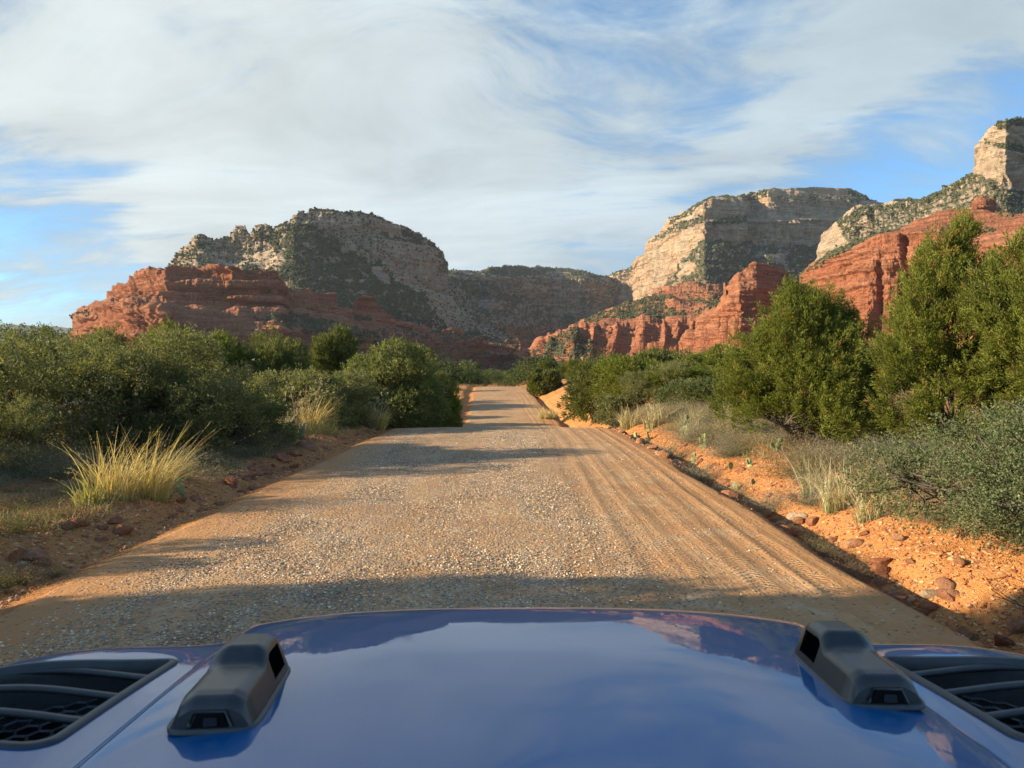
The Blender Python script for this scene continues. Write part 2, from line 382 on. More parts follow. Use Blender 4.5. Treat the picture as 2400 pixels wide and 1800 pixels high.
brush_pts = []
def relief(name, x0, x1, nu, lines, depths, nrow, amps, colour, veg, size, label, back=250., bottom=-25., seed=0, jit=.7, extra=None, brush=1.0, bmax=9e9, matk='mid'):
    """a cliff built as real relief: contour lines from foot to rim, each at its own distance.
    lines[k] = [(px,py)..], depths[k] = [(px,d)..]; amps[k] = (cracks, ledges, lumps) in metres for the band above line k"""
    u = np.linspace(x0, x1, nu)
    ys, ds = [], []
    for k, (ln, dp) in enumerate(zip(lines, depths)):
        ln = sorted(ln); dp = sorted(dp)
        y = np.interp(u, [p[0] for p in ln], [p[1] for p in ln]); d = np.interp(u, [p[0] for p in dp], [p[1] for p in dp])
        jj = jit * (1.0 if k else 0)
        y = y + jj * fbm(u / 5.0, k * 7.0, seed, 4, 40 + seed, .65)
        d = d * (1 + .006 * fbm(u / 14.0, k * 3.0 + .5, seed, 3, 60 + seed))
        ys.append(y); ds.append(d)
    for k in range(1, len(ys)):
        ys[k] = np.minimum(ys[k], ys[k - 1] - .15); ds[k] = np.maximum(ds[k], ds[k - 1] + .8)
    P_ = [at(u, y, d) for y, d in zip(ys, ds)]
    rows = []; band = []; pyr = []; tt = []
    for k in range(len(P_) - 1):
        n = nrow[k]
        for i in range(n):
            t = i / n; rows.append(P_[k] * (1 - t) + P_[k + 1] * t); band.append(k); pyr.append(ys[k] * (1 - t) + ys[k + 1] * t); tt.append(t)
    rows.append(P_[-1]); band.append(len(P_) - 2); pyr.append(ys[-1]); tt.append(1.0)
    V = np.stack(rows); PY = np.stack(pyr); PX = np.broadcast_to(u, PY.shape); band = np.array(band)
    # outward direction
    du = np.gradient(V, axis=1); dv = np.gradient(V, axis=0); N = np.cross(du, dv)
    N /= np.linalg.norm(N, axis=-1, keepdims=True) + 1e-9
    for _ in range(6):
        N[:, 1:-1] = (N[:, :-2] + N[:, 2:] + N[:, 1:-1] * 2) / 4
    for _ in range(3):
        N[1:-1] = (N[:-2] + N[2:] + N[1:-1] * 2) / 4
    N /= np.linalg.norm(N, axis=-1, keepdims=True) + 1e-9
    A = np.array(amps, float)[band]
    for _ in range(2): A[1:-1] = (A[:-2] + A[2:] + 2 * A[1:-1]) / 4
    x, y, z = V[..., 0], V[..., 1], V[..., 2]
    s = size
    hx, hy = x / s, y / s
    crack = np.abs(fbm(hx / 9, hy / 9, z / s / 55, 4, 71 + seed)) ** .6 * 2.2 - 1.1 + .5 * fbm(hx / 3.5, hy / 3.5, z / s / 30, 3, 75 + seed)
    zw = z / s + 2.0 * fbm(hx / 60, hy / 60, 0, 3, 80 + seed)
    led = vnoise(zw / 5.5, hx / 120, hy / 120, 82 + seed) + .6 * vnoise(zw / 2.3, hx / 60, hy / 60, 83 + seed) + .35 * vnoise(zw / 1.1, hx / 40, hy / 40, 84 + seed)
    led = np.tanh(led * 3.0)
    lump = fbm(hx / 14, hy / 14, z / s / 10, 5, 90 + seed, .58)
    disp = 1.35 * A[:, 0, None] * crack + 1.7 * A[:, 1, None] * led + A[:, 2, None] * lump * 2.2
    if extra is not None: disp = disp + extra(PX, PY, x, y, z)
    edge = np.minimum(1, np.minimum(np.arange(nu), np.arange(nu)[::-1]) / 4.0)
    Vd = V + N * (disp * edge)[..., None]
    C, vg = colour(PX, PY, x, y, z, band[:, None] + 0 * PX, led, lump)
    vm = np.clip(1.12 * veg(PX, PY, band[:, None] + 0 * PX, lump) if veg else 0 * PX, 0, 1.25)
    mott = .5 + .5 * fbm(hx / 5, hy / 5, z / s / 4, 4, 97 + seed, .7) * 1.6
    vmask = sst(vm - (1 - mott) * 1.25, -.05, .25) * .9
    vc = VEG[None, None] * (1 - .5 * mott[..., None]) + VEG2[None, None] * .5 * mott[..., None]
    C = C * (1 - vmask[..., None]) + vc * vmask[..., None]
    # rim pushed back, then down behind
    top = Vd[-1]; dirn = (top - np.array(EYE)); dirn[:, 2] = 0; dirn /= np.linalg.norm(dirn, axis=1)[:, None]
    bk1 = top + dirn * back * .5 + np.array([0, 0, -1.5]); bk2 = top + dirn * back + np.array([0, 0, -8.]); bk3 = top + dirn * back * 1.35; bk3[:, 2] = bottom
    foot = Vd[0].copy(); foot[:, 2] = bottom
    Vall = np.concatenate([foot[None], Vd, bk1[None], bk2[None], bk3[None]]); Call = np.concatenate([C[:1], C, C[-1:], C[-1:], C[-1:]])
    nr = Vall.shape[0]
    o = mk(name, Vall.reshape(-1, 3), grid_faces(nr, nu), M_rock[matk], smooth=True, col=Call.reshape(-1, 3))
    for at2 in (): pass
    tag(o, label, name.replace('_', ' '), kind='structure')
    # brush clumps on the green slopes
    r = np.random.RandomState(seed + 5)
    w = (vm > .14) * np.clip(vm, 0, 1) * (mott > .36) * (.2 + mott)
    nb_ = int(brush * w.sum() * .42)
    if nb_:
        idx = r.choice(w.size, nb_, p=(w / w.sum()).ravel())
        pts = Vd.reshape(-1, 3)[idx] + r.normal(0, 1, (nb_, 3)) * np.array([1, 1, 0]) * s * .6
        brush_pts.append(np.concatenate([pts, np.full((nb_, 1), s)], 1))
    return o

def red_colour(PX, PY, x, y, z, bd, led, lump):
    t = .5 + .5 * led; m = np.clip(.5 + lump * .9, 0, 1)
    c = RED[None, None] * (1 - .5 * t[..., None]) + RED2[None, None] * .5 * t[..., None]
    c = c * (1 - .35 * (1 - m[..., None])) + RED3[None, None] * .35 * (1 - m[..., None])
    return c, None
def cream_colour(PX, PY, x, y, z, bd, led, lump):
    t = np.clip(.5 + .5 * led, 0, 1)[..., None]; m = np.clip(.5 + lump, 0, 1)[..., None]
    c = CRM * (1 - .4 * t) + CRM2 * .4 * t
    c = c * (.75 + .25 * m) + GRY * (.25 * (1 - m))
    return c, None
def poly_veg(polys, base=0.0, warp=4.0):
    def f(PX, PY, bd, lump):
        wx = PX + warp * fbm(PX / 9, PY / 9, 3, 4, 131); wy = PY + warp * fbm(PX / 9, PY / 9, 9, 4, 133)
        v = np.full(PX.shape, float(base))
        for amt, pl in polys:
            v = np.where(inpoly(wx, wy, pl), amt, v)
        return v
    return f

# --- left butte, pale upper cliff over a brush-grown slope
skyA = L(Z1, (430, 392), (470, 365), (495, 350), (530, 315), (560, 270), (585, 238), (612, 205), (630, 197), (660, 200), (690, 212), (740, 214), (790, 215), (797, 195), (805, 168), (830, 158), (856, 160), (868, 190), (880, 205), (888, 180), (905, 160), (940, 157), (970, 168), (985, 172), (1080, 145), (1090, 120), (1110, 98), (1140, 95), (1150, 80), (1190, 76), (1300, 88), (1400, 95), (1480, 115), (1540, 145), (1600, 168), (1680, 200), (1720, 222), (1738, 245), (1775, 272), (1795, 300), (1808, 345), (1818, 392), (1845, 430), (1880, 450), (1900, 520), (2000, 600), (2140, 700))
def dA(off, k=0):
    return [(Z1(430, 0)[0], 1180 + off), (Z1(620, 0)[0], 1060 + off), (Z1(800, 0)[0], 1080 + off), (Z1(1100, 0)[0], 1060 + off), (Z1(1500, 0)[0], 1090 + off + k), (Z1(1700, 0)[0], 1150 + off + k), (Z1(1820, 0)[0], 1280 + off), (Z1(2140, 0)[0], 1380 + off)]
vegA = poly_veg([(.85, L(Z1, (470, 400), (530, 320), (620, 330), (760, 360), (860, 350), (1000, 350), (1060, 340), (960, 260), (880, 200), (960, 175), (1085, 148), (1190, 160), (1210, 220), (1290, 215), (1300, 290), (1400, 290), (1460, 350), (1480, 330), (1550, 380), (1590, 440), (1700, 490), (1800, 650), (2140, 720), (2140, 820), (430, 820))),
                 (.1, L(Z1, (1450, 370), (1500, 350), (1540, 400), (1530, 430), (1460, 400))), (.1, L(Z1, (1290, 260), (1380, 240), (1370, 300), (1300, 290))),
                 (.35, L(Z1, (560, 250), (640, 240), (760, 330), (700, 360), (520, 345))),
                 (.75, L(Z1, (1490, 190), (1600, 200), (1740, 240), (1740, 262), (1600, 225), (1490, 210))),
                 (.7, L(Z1, (1150, 75), (1480, 100), (1740, 225), (1820, 400), (1800, 330), (1720, 238), (1600, 180), (1480, 125), (1300, 98)))], 0.16, 7.0)
relief('sandstone_butte', Z1(430, 0)[0], Z1(2140, 0)[0], 620,
       [L(Z1, (430, 800), (2140, 820)), L(Z1, (430, 430), (1040, 490), (1300, 520), (1550, 620), (1750, 665), (1900, 690), (2140, 760)),
        L(Z1, (430, 400), (540, 335), (620, 300), (700, 300), (800, 330), (900, 300), (1000, 250), (1080, 168), (1200, 222), (1300, 292), (1450, 335), (1550, 400), (1700, 470), (1820, 492), (1900, 580), (2140, 720)),
        L(Z1, (430, 395), (560, 300), (640, 240), (800, 225), (900, 210), (1080, 158), (1200, 170), (1490, 195), (1600, 218), (1740, 258), (1800, 340), (1820, 400), (1900, 530), (2140, 705)),
        skyA],
       [[(0, 930), (2000, 1000)], dA(-95), dA(0), dA(14), dA(24)], [12, 46, 42, 22],
       [(0, 1, 3), (.6, 1.0, 4.0), (3.4, 1.6, 2.6), (2.4, 2.2, 2.0)], cream_colour, vegA, 1.6,
       'pale sandstone butte with a dark brush slope left of the road', back=260, seed=3, brush=2.2, matk='mid')

# --- left red terraces in front of it
lowB = L(Z1, (40, 612), (60, 607), (95, 590), (130, 578), (148, 545), (200, 526), (350, 516), (400, 520), (450, 545), (520, 600), (620, 625), (800, 640), (1000, 650), (1300, 655), (1500, 665), (1800, 690), (2150, 730))
benB = L(Z1, (40, 610), (60, 603), (95, 584), (130, 574), (148, 538), (200, 520), (350, 505), (430, 500), (520, 512), (650, 510), (780, 518), (900, 530), (1080, 560), (1250, 585), (1450, 612), (1600, 640), (1800, 672), (2150, 712))
midB = L(Z1, (40, 608), (148, 534), (205, 505), (245, 470), (300, 455), (430, 470), (480, 455), (780, 500), (800, 440), (1030, 440), (1060, 520), (1200, 530), (1290, 540), (1350, 580), (1450, 560), (1560, 600), (1640, 630), (1800, 665), (2150, 706))
topB = L(Z1, (40, 606), (60, 598), (90, 578), (125, 568), (148, 530), (200, 512), (208, 488), (245, 442), (262, 432), (300, 408), (340, 388), (380, 374), (470, 364), (560, 356), (640, 352), (740, 350), (800, 352), (845, 362), (1000, 366), (1020, 378), (1036, 410), (1038, 465), (1100, 464), (1200, 473), (1270, 488), (1300, 520), (1330, 552), (1362, 545), (1388, 495), (1400, 485), (1440, 495), (1490, 530), (1560, 572), (1580, 598), (1620, 600), (1650, 632), (1750, 655), (1850, 650), (2150, 700))
def dB(off, k=0):
    X = lambda v: Z1(v, 0)[0]
    return [(X(40), 860 + off), (X(150), 730 + off), (X(300), 640 + off), (X(480), 615 + off), (X(600), 628 + off), (X(770), 640 + off - k * .2), (X(800), 642 + off - k), (X(1010), 655 + off - k), (X(1050), 690 + off), (X(1330), 730 + off), (X(1400), 765 + off - k * .5), (X(1520), 800 + off - k * .5), (X(1640), 850 + off), (X(2150), 960 + off)]
vegB = poly_veg([(.75, L(Z1, (900, 590), (1050, 580), (1280, 620), (1500, 670), (1500, 720), (1300, 690), (1100, 660), (930, 620))), (.45, L(Z1, (1050, 460), (1220, 468), (1220, 480), (1050, 474))),
                 (.5, L(Z1, (1350, 580), (1440, 580), (1450, 625), (1370, 610))), (.35, L(Z1, (1500, 640), (2150, 670), (2150, 860), (1500, 800))), (.6, L(Z1, (60, 600), (148, 560), (148, 590), (70, 620)))], .05, 3.0)
relief('red_rock_terraces', Z1(40, 0)[0], Z1(2150, 0)[0], 760,
       [L(Z1, (40, 740), (1100, 790), (2150, 860)), lowB, benB, midB, topB],
       [dB(-18), dB(0), dB(55), dB(62, 75), dB(84, 78)], [38, 22, 26, 34],
       [(2.4, 3.0, 5.0), (.5, 1.9, 3.0), (2.0, 2.9, 3.6), (1.4, 2.5, 3.0)], red_colour, vegB, 1.15,
       'layered red rock terraces at the foot of the left butte', back=160, seed=7, brush=1.6, matk='near', jit=.5)

# --- plateau closing the valley
skyC = L(Z1, (1760, 380), (1815, 372), (1840, 368), (1890, 371), (1960, 372), (2000, 360), (2080, 352)) + L(Z2, (0, 402), (120, 397), (250, 400), (330, 405), (400, 420), (470, 432), (510, 446), (560, 480), (640, 560))
X2 = lambda v: Z2(v, 0)[0]
def dC(o): return [(Z1(1760, 0)[0], 1800 + o), (X2(0), 1950 + o), (X2(250), 2250 + o), (X2(400), 2250 + o), (X2(640), 2500 + o)]
def colC(PX, PY, x, y, z, bd, led, lump):
    c, _ = cream_colour(PX, PY, x, y, z, bd, led, lump); r, _ = red_colour(PX, PY, x, y, z, bd, led, lump)
    t = sst(PY + 5 * fbm(PX / 20, PY / 20, 0, 3, 7), Z2(0, 600)[1], Z2(0, 680)[1])[..., None]
    return c * .86 * (1 - t) + r * t, None
vegC = poly_veg([(.62, L(Z1, (1760, 380), (1830, 480), (1900, 600), (2150, 720)) + L(Z2, (400, 720), (460, 560), (400, 520), (300, 600), (100, 520), (0, 460))),
                 (.97, [Z1(1960, 365)] + L(Z2, (0, 390), (250, 390), (500, 440), (470, 452), (300, 428), (150, 438), (0, 440)) + [Z1(2000, 400)]),
                 (.45, L(Z2, (0, 620), (420, 640), (420, 900), (0, 900)))], .42, 6.0)
relief('plateau', Z1(1760, 0)[0], X2(640), 420,
       [L(Z2, (-200, 850), (640, 850)), L(Z2, (-200, 640), (0, 660), (150, 700), (300, 690), (640, 600)), L(Z2, (-200, 560), (0, 520), (60, 540), (160, 570), (300, 580), (420, 560), (640, 570)),
        L(Z2, (-200, 440), (0, 450), (150, 440), (300, 445), (420, 452), (500, 470), (640, 565)), skyC],
       [dC(-350), dC(-200), dC(-20), dC(0), dC(90)], [24, 34, 44, 18],
       [(3, 3, 9), (1, 3, 8), (5.5, 4, 5), (.3, 1, 2)], colC, vegC, 2.6,
       'distant wooded plateau with banded cliffs closing the valley', back=700, seed=12, brush=1.5, matk='far')

# --- right mesa with the sunlit end wall
def dD(o, w=0): return [(X2(430), 2450 + o), (X2(520), 2400 + o), (X2(590), 2330 + o), (X2(600), 2170 + o), (X2(650), 2060 + o), (X2(760), 1790 + o), (X2(885), 1500 + o), (X2(960), 1530 + o), (X2(1040), 1545 + o), (X2(1075), 1600 + o + w), (X2(1150), 1560 + o + w), (X2(1480), 1660 + o), (X2(1820), 1820 + o)]
def dD1(o): return [(X2(430), 2330 + o), (X2(600), 2060 + o), (X2(760), 1640 + o), (X2(885), 1380 + o), (X2(1480), 1520 + o), (X2(1820), 1700 + o)]
vegD = poly_veg([(.85, L(Z2, (600, 545), (700, 505), (760, 425), (800, 372), (862, 295), (890, 285), (1000, 290), (1100, 302), (1350, 308), (1850, 340), (1850, 700), (430, 700), (430, 600))),
                 (.12, L(Z2, (770, 440), (800, 380), (850, 390), (862, 430), (830, 440))), (.12, L(Z2, (1150, 350), (1230, 335), (1230, 385), (1160, 380))),
                 (.12, L(Z2, (700, 500), (760, 470), (900, 470), (970, 490), (960, 520), (700, 520))),
                 (.75, L(Z2, (690, 265), (760, 225), (880, 185), (885, 205), (770, 255), (655, 300))),
                 (.75, L(Z2, (720, 240), (750, 198), (830, 155), (920, 112), (1080, 95), (1150, 78), (1150, 110), (1080, 118), (920, 122), (890, 135), (830, 180), (760, 215))),
                 (.7, L(Z2, (920, 190), (1060, 188), (1060, 212), (920, 208))), (.6, L(Z2, (1490, 80), (1600, 120), (1640, 140), (1480, 128))), (.35, L(Z2, (1150, 100), (1480, 100), (1480, 128), (1150, 118))),
                 (.55, L(Z2, (440, 480), (490, 438), (600, 400), (600, 440), (520, 470), (470, 540)))], .10, 3.5)
def colD(PX, PY, x, y, z, bd, led, lump):
    c, _ = cream_colour(PX, PY, x, y, z, bd, led, lump); r, _ = red_colour(PX, PY, x, y, z, bd, led, lump)
    # ochre wash on the end wall, red beds at the foot
    t = sst(PY + 3 * fbm(PX / 15, PY / 15, 0, 3, 8), Z2(0, 470)[1], Z2(0, 500)[1])[..., None]
    och = np.clip(.5 + 1.2 * fbm(PX / 5, PY / 22, 0, 3, 9), 0, 1)[..., None] * .55
    c = c * (1 - och) + np.array([.50, .30, .16]) * och
    tt = t * sst(PX, X2(640), X2(700))[..., None]
    return c * (1 - tt) + r * tt, None
relief('mesa', X2(430), X2(1820), 700,
       [L(Z2, (430, 700), (1820, 700)), L(Z2, (430, 620), (600, 590), (760, 520), (900, 500), (1400, 480), (1820, 450)),
        L(Z2, (430, 560), (500, 550), (560, 545), (600, 542), (640, 530), (700, 505), (760, 425), (800, 370), (862, 290), (890, 282), (1100, 300), (1350, 305), (1820, 330)),
        L(Z2, (430, 520), (480, 470), (530, 430), (592, 410), (600, 380), (636, 356), (655, 292), (700, 272), (760, 253), (880, 207), (890, 205), (1100, 206), (1500, 200), (1820, 240)),
        L(Z2, (430, 512), (480, 462), (530, 424), (592, 406), (600, 376), (636, 352), (655, 288), (690, 262), (760, 238), (880, 190), (890, 196), (1100, 198), (1500, 192), (1820, 232)),
        L(Z2, (430, 506), (480, 455), (530, 420), (592, 403), (600, 373), (636, 350), (655, 284), (690, 260), (730, 225), (800, 190), (880, 150), (896, 132), (920, 122), (1080, 118), (1150, 112), (1300, 122), (1480, 128), (1640, 150), (1820, 160)),
        L(Z2, (430, 500), (470, 455), (490, 440), (530, 415), (560, 405), (592, 400), (598, 372), (615, 362), (636, 348), (648, 310), (655, 283), (690, 258), (712, 240), (730, 215), (750, 198), (790, 175), (830, 155), (900, 122), (920, 115), (1000, 108), (1080, 100), (1120, 92), (1150, 80), (1240, 72), (1380, 70), (1490, 78), (1520, 92), (1560, 104), (1600, 125), (1640, 132), (1665, 120), (1700, 118), (1780, 122), (1820, 140))],
       [[(0, 1380), (2000, 1380)], dD1(0), dD(0), dD(12), dD(40), dD(55, 25), dD(110)], [8, 36, 56, 8, 34, 16],
       [(0, 2, 5), (.8, 2.2, 6), (8.0, 1.6, 5.0), (.5, 1, 1), (5.0, 2.2, 4.6), (.6, 2.2, 2.0)], colD, vegD, 2.1,
       'pale mesa with a sunlit yellow end wall right of the valley', back=500, seed=22, brush=1.7, matk='far')

# --- high tower and brush slope at the far right
X7 = lambda v: Z7(v, 0)[0]
skyE = L(Z7, (180, 900), (250, 850), (350, 832), (430, 870), (520, 860), (600, 832), (640, 800), (700, 770), (740, 740), (790, 712), (830, 685), (900, 660), (960, 640), (1008, 618), (1016, 610), (1018, 560), (1030, 480), (1050, 420), (1068, 372), (1095, 350), (1100, 300), (1130, 240), (1160, 196), (1190, 190), (1250, 180), (1290, 158), (1330, 146), (1443, 132), (1560, 118), (1800, 125))
def dE(o): return [(X7(180), 1020 + o), (X7(600), 930 + o), (X7(1000), 860 + o), (X7(1030), 850 + o), (X7(1180), 790 + o), (X7(1290), 770 + o), (X7(1420), 800 + o), (X7(1800), 860 + o)]
vegE = poly_veg([(.68, L(Z7, (180, 900), (600, 800), (1010, 600), (1150, 640), (1280, 735), (1800, 760), (1800, 1500), (0, 1500), (0, 900))),
                 (.7, L(Z7, (1200, 190), (1330, 130), (1800, 100), (1800, 190), (1380, 200), (1250, 230))), (.8, L(Z7, (1090, 345), (1180, 360), (1290, 395), (1443, 430), (1800, 440), (1800, 370), (1443, 365), (1250, 350), (1150, 330)))], .04, 2.0)
relief('sandstone_tower', X7(180), X7(1800), 420,
       [L(Z7, (180, 1500), (1800, 1500)), L(Z7, (180, 905), (600, 860), (1010, 640), (1150, 660), (1280, 745), (1443, 710), (1800, 700)),
        L(Z7, (180, 902), (600, 840), (1016, 612), (1040, 470), (1085, 362), (1180, 375), (1290, 410), (1443, 440), (1800, 440)),
        L(Z7, (180, 901), (600, 836), (1016, 611), (1040, 465), (1085, 355), (1180, 350), (1290, 360), (1443, 370), (1800, 375)), skyE],
       [[(0, 620), (2000, 600)], dE(-20), dE(-5), dE(14), dE(24)], [44, 46, 10, 40],
       [(.6, 1.0, 3.2), (5.5, .8, 4.0), (.2, .4, .8), (2.4, 1.1, 3.0)], cream_colour, vegE, 1.2,
       'tall pale rock tower above a brush slope at the right edge', back=200, seed=31, brush=1.8, matk='near')

# --- pale knob between mesa and red dome
skyF = L(Z2, (1350, 380), (1362, 345), (1364, 290), (1372, 262), (1400, 245), (1425, 225), (1450, 205), (1475, 185), (1490, 155), (1505, 138), (1560, 134), (1610, 134), (1650, 148), (1690, 165), (1720, 185), (1790, 178), (1850, 200))
vegF = poly_veg([(.78, L(Z2, (1440, 215), (1500, 180), (1560, 145), (1640, 150), (1860, 190), (1860, 420), (1380, 420), (1390, 340), (1480, 300))), (.15, L(Z2, (1540, 190), (1640, 200), (1640, 260), (1520, 250)))], .10, 2.5)
relief('pale_rock_knob', X2(1350), X2(1850), 260,
       [L(Z2, (1350, 500), (1850, 420)), L(Z2, (1350, 382), (1400, 330), (1480, 280), (1560, 240), (1700, 230), (1850, 240)), L(Z2, (1350, 381), (1366, 300), (1440, 235), (1500, 190), (1560, 165), (1650, 170), (1850, 215)), skyF],
       [[(0, 900), (2000, 860)], [(X2(1350), 1130), (X2(1400), 1080), (X2(1500), 1010), (X2(1850), 980)], [(X2(1350), 1150), (X2(1400), 1100), (X2(1500), 1030), (X2(1850), 1000)], [(X2(1350), 1170), (X2(1400), 1125), (X2(1500), 1050), (X2(1850), 1025)]],
       [30, 28, 18], [(.8, 1.2, 3.2), (1.8, 1.6, 2.4), (1.0, 1.4, 2.0)], cream_colour, vegF, 1.5,
       'cream coloured rounded rock knob in front of the mesa', back=150, seed=37, brush=1.6, matk='mid')

# --- red dome and fluted red cliff on the right
def dG(o, b=0):
    return [(X2(1280), 560 + o), (X2(1330), 520 + o), (X2(1420), 490 + o), (X2(1560), 450 + o), (X2(1700), 440 + o), (X2(1860), 415 + o), (X2(2000), 400 + o + b), (X2(2212), 370 + o + b), (X2(2360), 350 + o + b)]
topG = L(Z2, (1280, 432), (1300, 418), (1330, 385), (1370, 362), (1400, 348), (1450, 325), (1500, 308), (1560, 280), (1620, 250), (1640, 244), (1700, 240), (1712, 236), (1760, 210), (1800, 190), (1830, 175), (1860, 162), (1900, 156), (1950, 153), (1993, 156), (2060, 164), (2125, 174), (2165, 174), (2212, 170), (2360, 162))
cutG = L(Z2, (1280, 436), (1300, 428), (1330, 398), (1400, 366), (1500, 330), (1620, 268), (1700, 254), (1780, 256), (1860, 268), (1930, 300), (2000, 310), (2212, 300), (2360, 300))
ledG = L(Z2, (1280, 450), (1300, 440), (1420, 405), (1440, 385), (1610, 376), (1640, 362), (1700, 362), (1730, 385), (1860, 372), (2000, 370), (2360, 370))
def exG(PX, PY, x, y, z):
    r = 0
    for c, w, dp, y0, y1 in ((1704, 9, 9., 258, 640), (1608, 12, 5., 375, 640), (1540, 10, 2.4, 380, 640), (1790, 9, 2.2, 380, 640), (1930, 9, 3, 300, 640)):
        cx = X2(c) + 2.0 * np.sin(PY / 14.0 + c) ; cx = cx - (PY - X2(0) * 0 - 300) * .05
        r = r - dp * np.exp(-((PX - cx) / (w * .24)) ** 2) * sst(PY, Z2(0, y0)[1] - 1, Z2(0, y0)[1] + 4)
    return r
vegG = poly_veg([(.55, L(Z2, (1890, 235), (1960, 225), (2030, 240), (2100, 250), (2080, 262), (1950, 252), (1900, 262))), (.35, L(Z2, (1290, 430), (1400, 350), (1620, 245), (1700, 238), (1560, 290), (1400, 375))), (.3, L(Z2, (2100, 170), (2360, 170), (2360, 190), (2110, 190)))], .02, 2.0)
relief('red_rock_dome', X2(1280), X2(2360), 760,
       [L(Z2, (1280, 660), (2360, 700)), ledG, cutG, topG],
       [dG(-8), dG(2), dG(8, 0), [(X2(1280), 612), (X2(1420), 545), (X2(1640), 492), (X2(1720), 482), (X2(1860), 476), (X2(2050), 452), (X2(2212), 428), (X2(2360), 405)]], [84, 48, 54],
       [(1.3, 1.2, 3.0), (.5, 1.1, 2.2), (.05, .35, .7)], red_colour, vegG, .85,
       'smooth orange rock dome above a fluted red cliff on the right', back=120, seed=41, extra=exG, brush=.8, matk='near', jit=.45)

relief('red_rock_outcrop', X2(1975), X2(2165), 120,
       [L(Z2, (1975, 215), (2165, 225)), L(Z2, (1975, 178), (2000, 150), (2060, 140), (2110, 165), (2165, 205)), L(Z2, (1975, 172), (1995, 150), (2000, 130), (2020, 113), (2050, 108), (2080, 116), (2100, 138), (2125, 168), (2165, 200))],
       [[(0, 470), (2000, 470)], [(0, 478), (2000, 478)], [(0, 492), (2000, 492)]], [16, 18], [(1.0, .8, 1.2), (.8, .8, 1.2)], red_colour, None, .8,
       'small dark red outcrop standing on top of the orange dome', back=25, seed=44, matk='near', jit=.4)

# --- long lower red ridge running down to the road's end
topH = L(Z2, (95, 822), (112, 808), (118, 780), (140, 752), (165, 742), (195, 716), (205, 698), (240, 690), (262, 690), (300, 672), (335, 652), (370, 632), (420, 612), (450, 596), (500, 572), (560, 545), (600, 530), (660, 515), (700, 500), (740, 480), (800, 470), (860, 468), (930, 474), (980, 490), (1060, 500), (1200, 480), (1340, 470))
cliH = L(Z2, (95, 824), (112, 812), (130, 775), (165, 750), (205, 708), (250, 698), (300, 680), (345, 648), (400, 640), (470, 636), (600, 640), (650, 625), (720, 640), (760, 625), (850, 618), (900, 590), (960, 580), (1340, 560))
fooH = L(Z2, (95, 826), (112, 816), (140, 800), (205, 770), (260, 750), (345, 712), (450, 715), (560, 720), (700, 700), (800, 712), (900, 715), (1340, 700))
def dH(o, b=0): return [(X2(95), 880 + o), (X2(205), 800 + o), (X2(345), 745 + o + b), (X2(700), 735 + o + b), (X2(900), 720 + o + b), (X2(1340), 700 + o + b)]
def exH(PX, PY, x, y, z):
    r = 0
    for c, w, yt in ((150, 26, 745), (215, 24, 700), (265, 20, 690), (365, 30, 650), (440, 26, 640), (530, 34, 650), (640, 40, 635), (735, 26, 640), (790, 34, 620), (850, 24, 620), (910, 26, 590), (965, 24, 590)):
        cx = X2(c) + .22 * (PY - Z2(0, yt)[1]) * -1
        t = (PX - cx) / (w * .241)
        r = r + 7.0 * np.exp(-np.where(t < 0, (t / .7) ** 2, (t / .45) ** 2)) * sst(PY, Z2(0, yt)[1] - 2, Z2(0, yt)[1] + 5) * (1 - .7 * sst(PY, Z2(0, yt + 70)[1], Z2(0, yt + 110)[1]))
    return r
vegH = poly_veg([(.78, L(Z2, (330, 660), (450, 600), (600, 535), (700, 500), (760, 540), (900, 540), (960, 560), (860, 600), (760, 612), (650, 615), (500, 625), (400, 632))),
                 (.15, L(Z2, (730, 560), (800, 545), (900, 560), (880, 590), (740, 585))), (.5, L(Z2, (740, 480), (980, 490), (960, 560), (760, 530))),
                 (.05, L(Z2, (700, 505), (760, 480), (950, 482), (950, 520), (720, 525))),
                 (.55, L(Z2, (220, 730), (340, 670), (440, 720), (430, 820), (330, 840), (150, 830), (180, 770))), (.85, L(Z2, (380, 810), (700, 800), (860, 730), (1000, 710), (1340, 700), (1340, 900), (380, 900)))], .06, 3.0)
relief('red_rock_ridge', X2(95), X2(1340), 760,
       [L(Z2, (95, 850), (350, 860), (1340, 840)), fooH, cliH, topH],
       [dH(-45), dH(-10), dH(14, 6), dH(150, 90)], [40, 56, 46],
       [(1.0, 1.8, 3.6), (1.0, 1.7, 4.0), (.4, 1.4, 3.0)], red_colour, vegH, 1.15,
       'long broken red ridge sloping down to the end of the road', back=160, seed=47, extra=exH, brush=1.8, matk='near', jit=.8)

